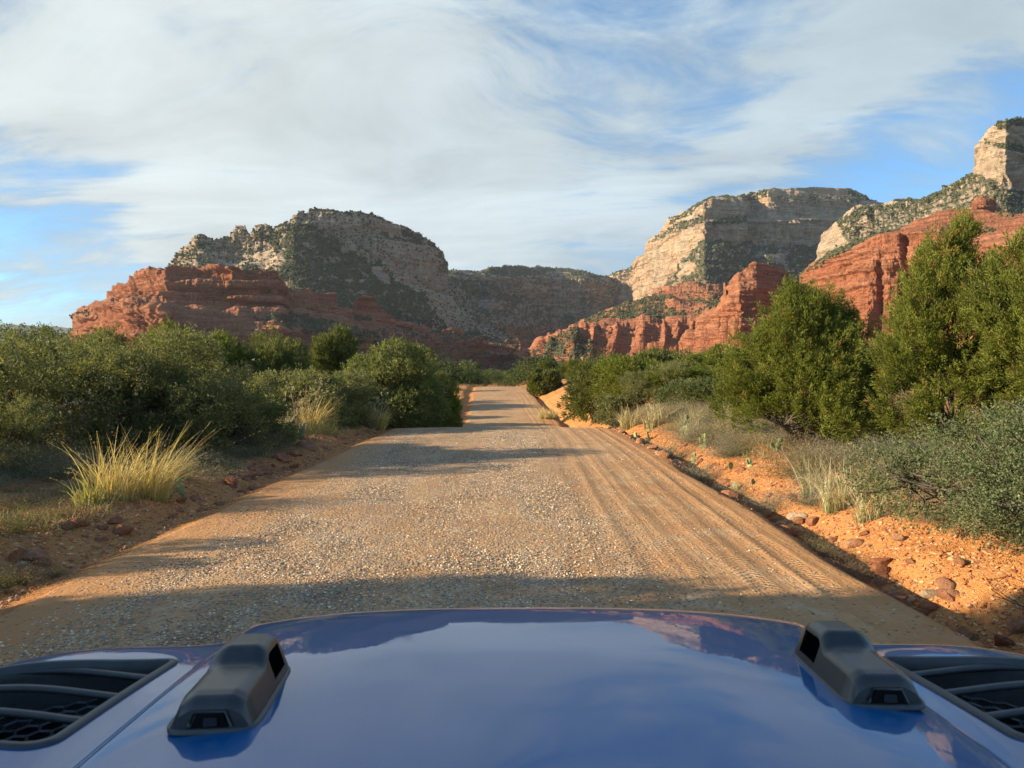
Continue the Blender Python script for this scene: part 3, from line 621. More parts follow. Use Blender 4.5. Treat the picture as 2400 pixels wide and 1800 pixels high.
# --- the red knob with its overhanging cap
topK = L(Z2, (780, 720), (800, 690), (840, 640), (870, 602), (900, 582), (940, 565), (962, 545), (968, 515), (980, 505), (978, 478), (972, 466), (990, 452), (1010, 430), (1040, 415), (1070, 395), (1088, 382), (1104, 378), (1130, 390), (1170, 396), (1205, 402), (1222, 412), (1238, 436), (1256, 470), (1280, 500), (1330, 520))
capK = L(Z2, (780, 722), (870, 612), (960, 580), (972, 548), (1000, 505), (1100, 490), (1160, 500), (1200, 520), (1330, 520))
nekK = L(Z2, (780, 724), (870, 622), (960, 596), (1000, 572), (1060, 566), (1160, 560), (1330, 560))
def dK(o, b=0): return [(X2(780), 640 + o), (X2(880), 600 + o), (X2(960), 565 + o), (X2(1030), 545 + o + b), (X2(1100), 548 + o + b), (X2(1220), 570 + o), (X2(1330), 600 + o)]
def exK(PX, PY, x, y, z):
    h0 = Z2(0, 575)[1]; r = -4.0 * np.exp(-((PY - h0 - 3) / 2.2) ** 2) * sst(PX, X2(940), X2(980))
    r = r - 2.6 * np.exp(-((PY - Z2(0, 505)[1]) / 2.2) ** 2) - 2.6 * np.exp(-((PY - Z2(0, 440)[1]) / 1.6) ** 2) * sst(PX, X2(1030), X2(1060))
    for c, w in ((905, 8), (985, 6), (1035, 6), (850, 8), (960, 4)):
        r = r - 6.5 * np.exp(-((PX - X2(c) - (PY - 300) * -.12) / (w * .24)) ** 2) * sst(PY, Z2(0, 590)[1], Z2(0, 620)[1])
    return r
relief('red_rock_knob', X2(780), X2(1330), 420,
       [L(Z2, (780, 760), (1330, 760)), nekK, capK, topK],
       [dK(-10), dK(-2), dK(0), dK(26)], [70, 30, 50],
       [(.9, .8, 2.0), (.3, .8, 2.0), (.2, .7, 1.6)], red_colour, None, .9,
       'weathered red rock knob with an overhanging cap', back=60, seed=53, extra=exK, matk='near', jit=.4)

# --- blue hills low on the far left and right horizon
for nm, x0, x1, ys_, dd, lb in (('far_hills', -900, 260, [(-900, 330), (-300, 318), (-60, 322), (0, 324), (30, 325), (60, 328), (100, 331), (140, 345), (260, 362)], 6000, 'low blue hills far off at the left horizon'),):
    relief(nm, x0, x1, 160, [[(x0, 372), (x1, 372)], [(p[0], p[1] + 10) for p in ys_], ys_], [[(0, dd - 600)], [(0, dd - 200)], [(0, dd)]], [8, 12],
           [(0, 5, 30), (0, 5, 30)], lambda PX, PY, x, y, z, bd, led, lump: (np.broadcast_to(np.array([.10, .11, .08]), PX.shape + (3,)).copy(), None), None, 9., lb, back=1500, seed=61, matk='far')

# brush on the slopes: uncountable, one object
_ico = None
def ico():
    global _ico
    if _ico is None:
        import bmesh
        bm = bmesh.new(); bmesh.ops.create_icosphere(bm, subdivisions=1, radius=1)
        _ico = (np.array([v.co[:] for v in bm.verts]), np.array([[v.index for v in f.verts] for f in bm.faces])); bm.free()
    return _ico
def leafmat(name, trans=.25, rough=.6):
    m, n = mat(name)
    a = n.n('ShaderNodeAttribute', attribute_name='col')
    p = princ(n, a.outputs['Color'], rough, .25)
    if trans > 0:
        tr = n.n('ShaderNodeBsdfTranslucent', {'Color': n.mix(1.0, a.outputs['Color'], (1.15, 1.25, .6, 1), 'MULTIPLY')})
        p = n.n('ShaderNodeMixShader', {0: trans, 1: p.outputs[0], 2: tr.outputs[0]})
    return finish(m, n, p)
M_leaf = leafmat('leaves', .38); M_brush = leafmat('brush_leaves', 0.0, .95); M_grass = leafmat('dry_grass', .35)
if brush_pts:
    B = np.concatenate(brush_pts); r = np.random.RandomState(9)
    iv, fi = ico(); n = len(B)
    sc = B[:, 3:4] * (.45 + 1.0 * r.rand(n, 1) ** 2.5) * .9
    VV = iv[None] * (1 + .8 * (r.rand(n, len(iv), 1) - .5)) * sc[:, None] * np.array([1, 1, .95]) + B[:, None, :3] + np.array([0, 0, .45]) * sc[:, None]
    FF = fi[None] + (np.arange(n) * len(iv))[:, None, None]
    cc = VEG[None] * (.7 + .9 * r.rand(n, 1)) + r.rand(n, 1) * np.array([[.03, .022, .002]])
    tag(mk('brush', VV.reshape(-1, 3), FF.reshape(-1, 3), M_brush, col=np.repeat(cc, len(iv), 0)), 'dark juniper brush dotted over the cliffs and slopes', 'brush', kind='stuff')
    print('brush', n)
print('terrain built', time.time() - T0)

# ------------------------------------------------------------------ plants
def bark_mat():
    m, n = mat('bark'); g = n.n('ShaderNodeNewGeometry')
    a = n.n('ShaderNodeAttribute', attribute_name='col')
    f = n.mr(n.noise(g.outputs['Position'], 30, 4, .7), .3, .7, .6, 1.2)
    return finish(m, n, princ(n, n.mix(1.0, a.outputs['Color'], n.n('ShaderNodeCombineXYZ', {0: f, 1: f, 2: f}).outputs[0], 'MULTIPLY'), .9, .1, n.noise(g.outputs['Position'], 60, 4, .7), .8, .01))
M_bark = bark_mat()

def tubes(paths, k=5):
    """paths: list of (pts (n,3), radii (n,)) -> V,F (quads)"""
    VV, FF, base = [], [], 0
    ang = np.arange(k) * 2 * np.pi / k
    for pts, rad in paths:
        pts = np.asarray(pts, float); n = len(pts)
        t = np.gradient(pts, axis=0); t /= np.linalg.norm(t, axis=1)[:, None] + 1e-9
        ref = np.where(np.abs(t[:, 2:3]) > .9, np.array([[1., 0, 0]]), np.array([[0, 0, 1.]]))
        a = np.cross(t, ref); a /= np.linalg.norm(a, axis=1)[:, None] + 1e-9
        c = np.cross(t, a)
        ring = pts[:, None] + np.asarray(rad)[:, None, None] * (np.cos(ang)[None, :, None] * a[:, None] + np.sin(ang)[None, :, None] * c[:, None])
        VV.append(ring.reshape(-1, 3))
        i = np.arange((n - 1) * k); r, q = i // k, i % k
        FF.append(base + np.stack([r * k + q, r * k + (q + 1) % k, (r + 1) * k + (q + 1) % k, (r + 1) * k + q], -1))
        base += n * k
    return np.concatenate(VV), np.concatenate(FF)

def leaves(C, Dn, ln, wd, rs, bend=.25):
    """diamond leaves: centres C, directions Dn -> V,F"""
    n = len(C)
    Dn = Dn / (np.linalg.norm(Dn, axis=1)[:, None] + 1e-9)
    rnd = rs.normal(0, 1, (n, 3)); sd = np.cross(Dn, rnd); sd /= np.linalg.norm(sd, axis=1)[:, None] + 1e-9
    up = np.cross(sd, Dn)
    ln = np.asarray(ln)[:, None] if np.ndim(ln) else np.full((n, 1), ln); wd = np.asarray(wd)[:, None] if np.ndim(wd) else np.full((n, 1), wd)
    v0 = C; v1 = C + Dn * ln * .5 + sd * wd * .5; v2 = C + Dn * ln - up * ln * bend; v3 = C + Dn * ln * .5 - sd * wd * .5
    V = np.stack([v0, v1, v2, v3], 1).reshape(-1, 3)
    return V, np.arange(n * 4).reshape(-1, 4)

def curve(a, c, rs, n=8, wob=.12, sag=0.0):
    t = np.linspace(0, 1, n)[:, None]; a = np.asarray(a, float); c = np.asarray(c, float)
    p = a + (c - a) * t; ln = np.linalg.norm(c - a)
    w = np.cumsum(rs.normal(0, 1, (n, 3)), 0); w -= w[0] + (w[-1] - w[0]) * t
    p = p + w * wob * ln / n ** .5 * .8; p[:, 2] += -sag * ln * (4 * t * (1 - t))[:, 0]
    return p

def woody(name, seed, W_, H_, lobes, nt, nl, leaf, cols, label, cat, kind='juniper', base=.1, stems=6, twigs=40, bare=.06, tuft=.13, group=None, upright=.5, loc=(0, 0, 0), rz=0, crownname='crown', stemname='trunk', barkc=(.13, .10, .08), hollow=.5, gap=-.36):
    """tree or shrub: tapered limbs from the root, twigs, and leaf tufts spread through lobes of the crown.
    lobes: list of (x,y,z,rx,ry,rz) in units of half width / height"""
    rs = np.random.RandomState(seed)
    Lb = np.array(lobes, float); hw = W_ / 2
    Cn = Lb[:, :3] * [hw, hw, H_]; R = Lb[:, 3:] * [hw, hw, H_]
    vol = R.prod(1) ** (2 / 3.)
    k = rs.choice(len(Lb), nt, p=vol / vol.sum())
    d = rs.normal(0, 1, (nt, 3)); d /= np.linalg.norm(d, axis=1)[:, None]
    rad = (hollow + (1 - hollow) * rs.rand(nt) ** .6)
    rough_ = 1 + .22 * fbm(d[:, 0] * 2.3 + seed, d[:, 1] * 2.3, d[:, 2] * 2.3 + k, 3, seed)
    T = Cn[k] + d * R[k] * (rad * rough_)[:, None]
    # gaps: drop tufts where a coarse noise is low
    g = fbm(T[:, 0] / .42 / (W_ / 3) ** .5, T[:, 1] / .42 / (W_ / 3) ** .5, T[:, 2] / .42 / (W_ / 3) ** .5, 2, seed + 3)
    keep = (g > gap) & (T[:, 2] > base * H_ * (0.6 + .8 * rs.rand(nt)))
    T, d, k, rad = T[keep], d[keep], k[keep], rad[keep]; n = len(T)
    out = T - np.array([0, 0, .35 * H_]); out /= np.linalg.norm(out, axis=1)[:, None] + 1e-9
    ax = out * .7 + d * .4 + np.array([0, 0, upright]) + rs.normal(0, .25, (n, 3)); ax /= np.linalg.norm(ax, axis=1)[:, None]
    # leaves along a short axis of each tuft
    ti = np.repeat(np.arange(n), nl); m = len(ti)
    s = rs.rand(m); spread = rs.normal(0, 1, (m, 3))
    ts = tuft * (.7 + .6 * rs.rand(n))
    jn = kind == 'juniper'
    C = T[ti] + ax[ti] * (s * ts[ti] * (1.35 if jn else 1))[:, None] + spread * (ts[ti] * (.22 if jn else .30) * (1.1 - (.9 if jn else .6) * s))[:, None]
    Dn = ax[ti] * 1.0 + spread * (.42 if kind == 'juniper' else 1.0)
    lf, lw = leaf
    V, Fq = leaves(C, Dn, lf * (.6 + .8 * rs.rand(m)), lw * (.7 + .6 * rs.rand(m)), rs)
    c0, c1, c2 = [np.array(c) for c in cols]
    tv = rs.rand(n); cl = fbm(T[:, 0] / .5, T[:, 1] / .5, T[:, 2] / .5, 3, seed + 9) * .5 + .5
    mixv = np.clip(.55 * cl + .45 * tv, 0, 1)[ti][:, None]
    cc = c0 * (1 - mixv) + c1 * mixv
    yl = (rs.rand(n) < bare)[ti][:, None] * (.35 + .65 * rs.rand(m, 1))
    cc = cc * (1 - yl) + c2 * yl
    cc = cc * (.75 + .5 * rs.rand(m, 1))
    root = empty(name, loc, rz); tag(root, label, cat, group)
    mk(crownname, V, Fq, M_leaf, root, col=np.repeat(cc, 4, 0))
    # limbs
    paths = []
    tgt = np.array([Cn[i] for i in range(len(Lb))])
    order = list(range(len(Lb)))
    limbs = []
    for i in range(max(stems, len(Lb))):
        j = order[i % len(Lb)]
        e = tgt[j] + rs.normal(0, .18, 3) * R[j] + np.array([0, 0, .1 * H_ * rs.rand()])
        a = np.array([rs.normal(0, .035 * W_), rs.normal(0, .035 * W_), -.06])
        p = curve(a, e, rs, 9, .10, -.06 if kind == 'juniper' else .02)
        r0 = (.020 if kind == 'juniper' else .010) * W_ * (.6 + .7 * rs.rand())
        paths.append((p, np.linspace(r0, r0 * .25, 9))); limbs.append(p)
    for i in range(twigs):
        p = limbs[rs.randint(len(limbs))]; a = p[rs.randint(3, 9)]
        q = rs.randint(n); near = np.argsort(((T - a) ** 2).sum(1) + rs.rand(n) * .3 * W_)[rs.randint(0, max(2, n // 12))]
        e = T[near] + ax[near] * ts[near]
        paths.append((curve(a, e, rs, 6, .16), np.linspace(.0042 * W_ + .002, .0015, 6)))
    V, Fq = tubes(paths, 5)
    bc = np.array(barkc)[None] * (.7 + .6 * rs.rand(len(V), 1))
    mk(stemname, V, Fq, M_bark, root, smooth=True, col=bc)
    return root

JUN = [(.070, .088, .018), (.28, .305, .055), (.36, .24, .07)]
JUN2 = [(.062, .074, .026), (.22, .225, .065), (.26, .19, .07)]
OAK = [(.065, .078, .028), (.32, .305, .13), (.32, .26, .12)]
OLV = [(.070, .080, .028), (.27, .27, .085), (.30, .24, .10)]
GRN = [(.075, .095, .045), (.25, .29, .135), (.40, .36, .19)]

def rl(seed, n, spread=.62, zc=(.35, .85), r=(.28, .5), rzf=.6):
    rs = np.random.RandomState(seed); o = []
    for i in range(n):
        a = i * 2.4 + rs.rand(); q = spread * (.35 + .65 * rs.rand() ** .5) * (0 if i == 0 else 1)
        h = zc[0] + (zc[1] - zc[0]) * rs.rand() * (1 - .35 * q); rr = r[0] + (r[1] - r[0]) * rs.rand()
        o.append((q * math.cos(a), q * math.sin(a), h, rr, rr, min(rr * rzf, .97 - h + .04)))
    return o

# the big junipers on the right, at the photo's own places
def gpt(px, d):
    p = at(px, 400., d); return (float(p[0]), d, gz(float(p[0]), d) - .03)
p = gpt(806, 14.2)
big = woody('juniper_tree', 101, 3.3, 3.15, [(0, 0, .55, .60, .60, .34), (-.55, .05, .44, .42, .45, .27), (.48, -.05, .42, .44, .45, .28), (-.28, -.1, .70, .36, .36, .20), (.1, 0, .82, .27, .3, .17), (.34, .1, .68, .34, .34, .21), (.68, 0, .30, .30, .3, .22), (-.74, 0, .27, .30, .3, .19), (-.05, -.45, .33, .45, .35, .25), (-.18, 0, .90, .13, .14, .10), (.1, -.55, .16, .5, .35, .16), (.6, -.2, .14, .35, .35, .14), (-.45, -.3, .17, .3, .3, .14)],
            4600, 42, (.062, .015), JUN, 'wide rounded green juniper, the left one of the large junipers right of the road', 'juniper tree', base=.10, stems=9, twigs=150, tuft=.16, loc=p, upright=.85, gap=-.16, hollow=.35)
p = gpt(955, 12.6)
woody('juniper_tree', 102, 2.9, 3.95, [(0, 0, .50, .60, .60, .30), (-.08, 0, .76, .36, .36, .17), (.05, 0, .90, .17, .2, .10), (-.52, 0, .42, .40, .4, .20), (.55, 0, .5, .46, .45, .24), (-.38, 0, .62, .34, .34, .15), (.22, -.1, .66, .36, .34, .18), (-.6, -.1, .20, .36, .36, .14), (.3, -.4, .22, .55, .4, .2), (-.2, -.4, .14, .5, .4, .14)],
      4600, 42, (.062, .015), JUN, 'tall pointed juniper with a few orange sprigs near its top', 'juniper tree', base=.06, stems=9, twigs=170, tuft=.16, loc=p, upright=.95, bare=.07, gap=-.16, hollow=.35)
p = gpt(1062, 11.2)
woody('juniper_tree', 103, 2.6, 3.6, rl(9, 9, .62, (.12, .82), (.34, .52)) + [(-.25, 0, .86, .25, .3, .13)],
      4600, 42, (.062, .015), JUN, 'tall juniper cut off by the right edge of the photo', 'juniper tree', base=.06, stems=8, twigs=150, tuft=.16, loc=p, upright=.95, gap=-.16, hollow=.35)

# grey-green scrub in the right foreground
def scrub():
    p = (5.0, 6.35, gz(5.0, 6.35) - .03)
    o = woody('scrub_oak_bush', 111, 3.05, 1.2, [(0, 0, .5, .55, .6, .42), (-.45, 0, .42, .42, .5, .36), (-.72, .2, .34, .28, .4, .30), (.4, 0, .55, .5, .6, .42), (-.3, .4, .58, .45, .45, .34), (-.5, -.35, .30, .40, .35, .26), (0, -.55, .35, .5, .35, .3), (-.15, .1, .78, .4, .4, .2), (.6, -.5, .4, .45, .45, .35), (-.8, .55, .38, .25, .35, .28)],
              3900, 19, (.024, .016), GRN, 'low grey green scrub bush with dark twigs spilling over the orange bank', 'bush', kind='leaf', base=.02, stems=22, twigs=330, tuft=.10, loc=p, upright=.3, bare=.05, crownname='foliage', stemname='stems', barkc=(.13, .10, .08), hollow=.35)
    return o
scrub()

# dead twiggy branch low at the right edge
def bare_branch(name, loc, seed, n, L_, label, cat, lean=(-1, 0, .25)):
    rs = np.random.RandomState(seed); paths = []
    for i in range(n):
        d = np.array(lean) + rs.normal(0, .33, 3); d /= np.linalg.norm(d)
        q = L_ * (.5 + .6 * rs.rand()); pm = curve((0, 0, 0), d * q, rs, 10, .10, .03)
        paths.append((pm, np.linspace(.006, .002, 10)))
        for j in range(5):
            a = pm[rs.randint(3, 9)]; dd = d + rs.normal(0, .6, 3); dd /= np.linalg.norm(dd)
            pt = curve(a, a + dd * q * .35 * (.4 + rs.rand()), rs, 6, .14); paths.append((pt, np.linspace(.003, .0012, 6)))
            for q2 in range(2):
                b0 = pt[rs.randint(2, 5)]; d3 = dd + rs.normal(0, .7, 3); paths.append((curve(b0, b0 + d3 / np.linalg.norm(d3) * q * .15, rs, 4, .1), np.linspace(.002, .001, 4)))
    V, Fq = tubes(paths, 4)
    o = mk(name, V, Fq, M_bark, smooth=True, col=np.tile(np.array([[.10, .06, .05]]), (len(V), 1))); o.location = loc
    return tag(o, label, cat)
bare_branch('dead_branch', (4.35, 5.05, gz(4.35, 5.05) + .0), 5, 12, 1.0, 'bare dark twigs reaching over orange soil below the scrub bush', 'branch', (-1, .05, .33))

# left side: scrub and trees placed one by one: (px, base distance, width, height, kind, label)
protos = {}
def proto(key):
    if key in protos: return None
    return True
plants_left = [
    (40, 13.5, 4.2, 2.55, 'oak', 121, 'broad leafy green scrub at the left edge behind pale dry weeds'),
    (128, 14.3, 3.2, 2.75, 'oak', 122, 'tallest leafy scrub at the left with grey bare limbs showing'),
    (197, 14.4, 2.8, 1.75, 'oak', 123, 'dark shaded scrub right behind the large golden grass clump'),
    (228, 16.0, 2.8, 1.95, 'oakd', 124, 'low dark scrub bush at the road edge past the golden grass clump'),
    (310, 21.5, 3.6, 1.75, 'oak', 125, 'leafy green scrub between the two smaller golden grass clumps'),
    (345, 24.0, 2.6, 1.5, 'oakd', 126, 'small dark bush close behind the middle golden grass clump'),
    (390, 27.0, 4.3, 2.85, 'oak2', 127, 'wide light green tree nearest the road on the left'),
    (424, 34.0, 3.2, 2.0, 'jun', 128, 'olive bush at the left corner where the road dips'),
    (434, 41.0, 2.6, 1.75, 'jun', 129, 'small bush left of the far stretch of road'),
    (200, 29.0, 3.5, 3.55, 'jun', 130, 'round topped juniper in the middle of the left thicket'),
    (270, 30.0, 4.0, 3.3, 'jun', 131, 'wide olive juniper right of the round topped juniper'),
    (341, 33.0, 2.9, 3.2, 'jund', 132, 'darker juniper between the olive juniper and the light green tree'),
    (60, 24.0, 4.4, 3.2, 'jun', 133, 'dark juniper rising behind the leftmost scrub'),
    (5, 23.0, 4.0, 3.2, 'oakd', 134, 'dark tree top at the left edge against the sky'),
    (120, 27.0, 3.4, 2.9, 'jun', 135, 'juniper top showing over the tallest scrub'),
    (165, 21.0, 3.0, 2.0, 'oak', 136, 'yellow green scrub in front of the round topped juniper'),
    (262, 22.0, 3.2, 1.95, 'oak', 137, 'pale leafy scrub in the gap below the olive juniper'),
]
plants_right = [
    (598, 43.0, 4.4, 3.5, 'jund', 141, 'dark open topped tree right of the road above the dip'),
    (636, 39.0, 4.6, 2.55, 'jun', 142, 'green juniper right of the road behind pale dry grass'),
    (672, 38.0, 3.4, 2.3, 'jun', 143, 'juniper next to the large rounded juniper on its left'),
    (588, 50.0, 1.8, 2.0, 'jun', 144, 'small shrub on the bank beside the far stretch of road'),
    (622, 33.0, 2.2, 1.35, 'oak', 145, 'low green bush in front of the dark open topped tree'),
    (705, 26.0, 3.4, 1.7, 'oakd', 146, 'low bush in shade left of the large rounded juniper'),
    (545, 75.0, 3.2, 2.6, 'jund', 147, 'dark shrub where the far road goes over the rise'),
    (722, 44.0, 4.0, 3.6, 'jun', 148, 'tree tops in front of the dark red cliff foot'),
    (655, 52.0, 4.4, 3.1, 'jun', 149, 'juniper before the shaded red cliff'),
]
def specs(kind, sd, w, h):
    near = True
    if kind == 'oak': return dict(gap=-.20, nt=2100, nl=28, leaf=(.046, .030), cols=OAK, kind='leaf', tuft=.16, twigs=90, upright=.35, base=.03, bare=.06)
    if kind == 'oak2': return dict(nt=2300, nl=30, leaf=(.060, .034), cols=[(.075, .10, .022), (.27, .27, .105), (.25, .21, .07)], kind='leaf', tuft=.20, twigs=70, upright=.6, base=.03, bare=.04)
    if kind == 'oakd': return dict(gap=-.24, nt=2000, nl=28, leaf=(.044, .026), cols=[(.045, .060, .026), (.21, .23, .080), (.26, .21, .10)], kind='leaf', tuft=.16, twigs=70, upright=.35, base=.02, bare=.05)
    if kind == 'jun': return dict(nt=2300, nl=28, leaf=(.075, .022), cols=OLV if sd % 2 else JUN, kind='juniper', tuft=.19, twigs=60, upright=.5, base=.05, bare=.04)
    return dict(nt=2100, nl=28, leaf=(.075, .022), cols=JUN2, kind='juniper', tuft=.19, twigs=60, upright=.5, base=.05, bare=.03)
catn = {'oak': ('scrub_oak_bush', 'bush', 'foliage', 'stems'), 'oak2': ('scrub_oak_tree', 'tree', 'crown', 'trunk'), 'oakd': ('scrub_oak_bush', 'bush', 'foliage', 'stems'), 'jun': ('juniper_tree', 'juniper tree', 'crown', 'trunk'), 'jund': ('juniper_tree', 'juniper tree', 'crown', 'trunk')}
bank = {}
TOPS = {121: 326, 122: 319, 123: 358, 124: 386, 125: 368, 126: 385, 127: 339, 128: 372, 129: 388, 130: 321, 131: 330, 132: 331, 133: 326, 134: 318, 135: 322, 136: 349, 137: 374, 141: 349, 142: 359, 143: 364, 144: 382, 145: 391, 146: 380, 147: 369, 148: 345, 149: 352, 150: 388}
for px, d, w, h, kind, sd, lab in plants_left + plants_right:
    nm, ct, cn, sn = catn[kind]
    q = gpt(px, d); h = (float(at(px, TOPS[sd], d)[2]) - q[2]) / .97
    lob = rl(sd, 9 if w > 3 else 7, .66, (.36, .80), (.30, .5), .55) + [(.62 * math.cos(a_), .62 * math.sin(a_), .20, .36, .36, .20) for a_ in (0, 1.1, 2.1, 3.1, 4.2, 5.2)]
    sp = specs(kind, sd, w, h); fs_ = max(1.0, d / 17.0); sp['leaf'] = tuple(v_ * fs_ for v_ in sp['leaf']); sp['nl'] = max(9, int(sp['nl'] / fs_ ** 1.3)); sp['nt'] = int(sp['nt'] * 1.15)
    o = woody(nm, sd, w, h, lob, label=lab, cat=ct, loc=q, crownname=cn, stemname=sn, stems=7, **sp)
    bank.setdefault(kind, []).append((o, w, h))

# unseen growth just outside the frame on the left throws the long shadows across the road
def shade_bush(kind, x, y, w, h, lab, rz=0):
    o, w0, h0 = bank[kind][0]
    return dup(o, (x, y, gz(x, y) - .03), rz, (w / w0, w / w0, h / h0), lab, o['category'])
shade_bush('jun', -7.4, 3.0, 3.4, 4.3, 'juniper beside the truck just outside the left of the photo')
shade_bush('jund', -8.6, 1.1, 4.2, 4.8, 'largest juniper outside the left of the photo', 2.2)
shade_bush('oakd', -8.6, 9.6, 2.2, 1.45, 'low scrub outside the left edge level with the golden grass', 1.2)
shade_bush('oak', -7.9, 11.2, 1.8, 1.3, 'round scrub outside the left edge behind the golden grass', 4.0)
shade_bush('jund', -10.0, 4.4, 1.5, 3.3, 'second juniper outside the left of the photo', 1.0)
shade_bush('oak', -7.0, 6.7, 1.5, 1.25, 'low scrub outside the left edge beside the road', 2.0)

# the wood beyond: individual trees that can be told apart, sharing a few meshes
rs = np.random.RandomState(77)
srcs = [bank['jun'][k] for k in range(min(5, len(bank['jun'])))] + [bank['jund'][0]] + [bank['oakd'][0]] + [bank['oak'][0]]
cnt = 0
for i in range(420):
    d = 30 + 95 * rs.rand() ** 1.1
    px = rs.uniform(-60, 1090)
    x = (px - VPX) / F * d
    if abs(x - road_c(d)) < road_w(d) + (3.1 if d < 60 else 2.0): continue
    if px > 700 and d < 45: continue
    if 380 < px < 470 and d < 45: continue
    o, w0, h0 = srcs[rs.randint(len(srcs))]
    w = rs.uniform(2.4, 4.6); h = w * rs.uniform(.62, .85)
    hmax = 1.75 + (40 if px < 380 else (26 if px < 460 else (30 if px > 690 else 15))) / F * d - gz(x, d)
    h = min(h, hmax * rs.uniform(.75, 1))
    if h < .9: continue
    c = dup(o, (x, d, gz(x, d) - .05), rs.rand() * 6.28, (w / w0, w / w0, h / h0),
            '%s juniper in the thicket beyond the roadside bushes, %s of the road' % ('wide low' if h < .7 * w else 'rounded', 'left' if px < 500 else 'right'), 'juniper tree', '%s junipers in the thicket %s of the far road' % ('wide low' if h < .7 * w else 'rounded', 'left' if px < 500 else 'right'))
    cnt += 1
    if cnt >= 170: break
print('thicket', cnt)

# far-off wood on the valley floor: reads as one mass
rs = np.random.RandomState(5)
def blobtree(rs, nq=90, sz=.17):
    d = rs.normal(0, 1, (nq, 3)); d /= np.linalg.norm(d, axis=1)[:, None]; d[:, 2] = np.abs(d[:, 2]) * 1.1 - .15
    r = .75 + .35 * rs.rand(nq, 1)
    C = d * r * [1, 1, .95] + [0, 0, .35]
    V, Fq = leaves(C - d * .08, d * .3 + rs.normal(0, 1, (nq, 3)), sz, sz * .9, rs)
    return V, Fq
kinds = [blobtree(np.random.RandomState(k), 950, .085) for k in range(6)]; kfar = [blobtree(np.random.RandomState(k), 320, .14) for k in range(6)]
VV, FF, CC, base = [], [], [], 0
for i in range(2100):
    d = 115 + 520 * rs.rand() ** 1.5
    x = (rs.uniform(-120, 1150) - VPX) / F * d
    if abs(x - road_c(d)) < 3.6 and d < 150: continue
    w = rs.uniform(1.6, 3.4); h = w * rs.uniform(.7, 1.25)
    V, Fq = (kinds if d < 230 else kfar)[rs.randint(6)]
    a = rs.rand() * 6.28; ca, sa_ = math.cos(a), math.sin(a)
    P_ = V * [w, w, h]; P_ = np.stack([P_[:, 0] * ca - P_[:, 1] * sa_, P_[:, 0] * sa_ + P_[:, 1] * ca, P_[:, 2]], 1)
    VV.append(P_ + [x, d, gz(x, d)]); FF.append(Fq + base); base += len(V)
    t = rs.rand(); c = np.array([.045, .065, .022]) * (1 - t) + np.array([.115, .135, .040]) * t
    CC.append(np.tile(c, (len(V), 1)) * np.repeat(.7 + .6 * rs.rand(len(V) // 4, 1), 4, 0))
tag(mk('woodland', np.concatenate(VV), np.concatenate(FF), M_leaf, col=np.concatenate(CC)), 'dense dark green woodland filling the valley floor below the cliffs', 'woodland', kind='stuff')
print('plants', time.time() - T0)

# ------------------------------------------------------------------ grasses, cacti, dry weeds
def grass_mesh(seed, n, W_, H_, lean=(0, 0), cols=((.74, .54, .25), (.58, .47, .18)), heads=0.25, wd=.005, fan=.42):
    rs = np.random.RandomState(seed); k = 6
    a = rs.rand(n) * 6.28; r0 = W_ * .22 * rs.rand(n) ** .5
    root = np.stack([np.cos(a) * r0, np.sin(a) * r0 * .8, np.full(n, -.03)], 1)
    out = np.stack([np.cos(a), np.sin(a), 0 * a], 1) * (fan * rs.rand(n) ** 1.2)[:, None] + rs.normal(0, .24, (n, 3)) + [lean[0], lean[1], 0]; out[:, 2] = 0
    hh = H_ * (.35 + .65 * rs.rand(n) ** .7)
    t = np.linspace(0, 1, k)
    droop = rs.rand(n) ** 1.3 * .75
    P_ = root[:, None] + out[:, None] * (hh[:, None] * t ** 1.6)[..., None] + np.array([0, 0, 1.]) * (hh[:, None] * (t - droop[:, None] * t ** 3))[..., None]
    sd = np.stack([-np.sin(a + rs.rand(n) * 3), np.cos(a + rs.rand(n) * 3), 0 * a], 1)
    w = wd * (.6 + .8 * rs.rand(n))[:, None] * np.array([1, 1, .9, .7, .45, .12])[None]
    Lft = P_ + sd[:, None] * w[..., None]; Rgt = P_ - sd[:, None] * w[..., None]
    V = np.stack([Lft, Rgt], 2).reshape(n, k * 2, 3)
    f = np.array([[2 * i, 2 * i + 1, 2 * i + 3, 2 * i + 2] for i in range(k - 1)])
    FF = (f[None] + (np.arange(n) * k * 2)[:, None, None]).reshape(-1, 4)
    c0, c1 = np.array(cols[0]), np.array(cols[1]); m = rs.rand(n, 1, 1)
    tt = np.repeat(t, 2)[None, :, None]
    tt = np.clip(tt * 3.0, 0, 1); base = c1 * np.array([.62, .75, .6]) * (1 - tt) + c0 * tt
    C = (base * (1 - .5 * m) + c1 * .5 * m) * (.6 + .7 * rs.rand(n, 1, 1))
    V = V.reshape(-1, 3); C = C.reshape(-1, 3)
    # seed heads
    tips = P_[rs.rand(n) < heads][:, -2:]
    if len(tips):
        hd = np.repeat(tips[:, 0], 7, 0) + np.repeat(tips[:, 1] - tips[:, 0], 7, 0) * rs.rand(len(tips) * 7, 1)
        hv, hf = leaves(hd, np.repeat(tips[:, 1] - tips[:, 0], 7, 0) / .05 + rs.normal(0, .6, (len(hd), 3)), .028, .007, rs)
        FF = np.concatenate([FF, hf + len(V)]); V = np.concatenate([V, hv]); C = np.concatenate([C, np.tile(np.array([[.50, .40, .24]]), (len(hv), 1))])
    return V, FF, C
def grass(px, d, seed, n, W_, H_, label, lean=(.15, 0), group=None, xy=None, **kw):
    V, Fq, C = grass_mesh(seed, n, W_, H_, lean, **kw)
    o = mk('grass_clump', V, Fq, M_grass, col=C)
    o.location = gpt(px, d) if xy is None else (xy[0], xy[1], gz(*xy))
    return tag(o, label, 'grass clump', group)
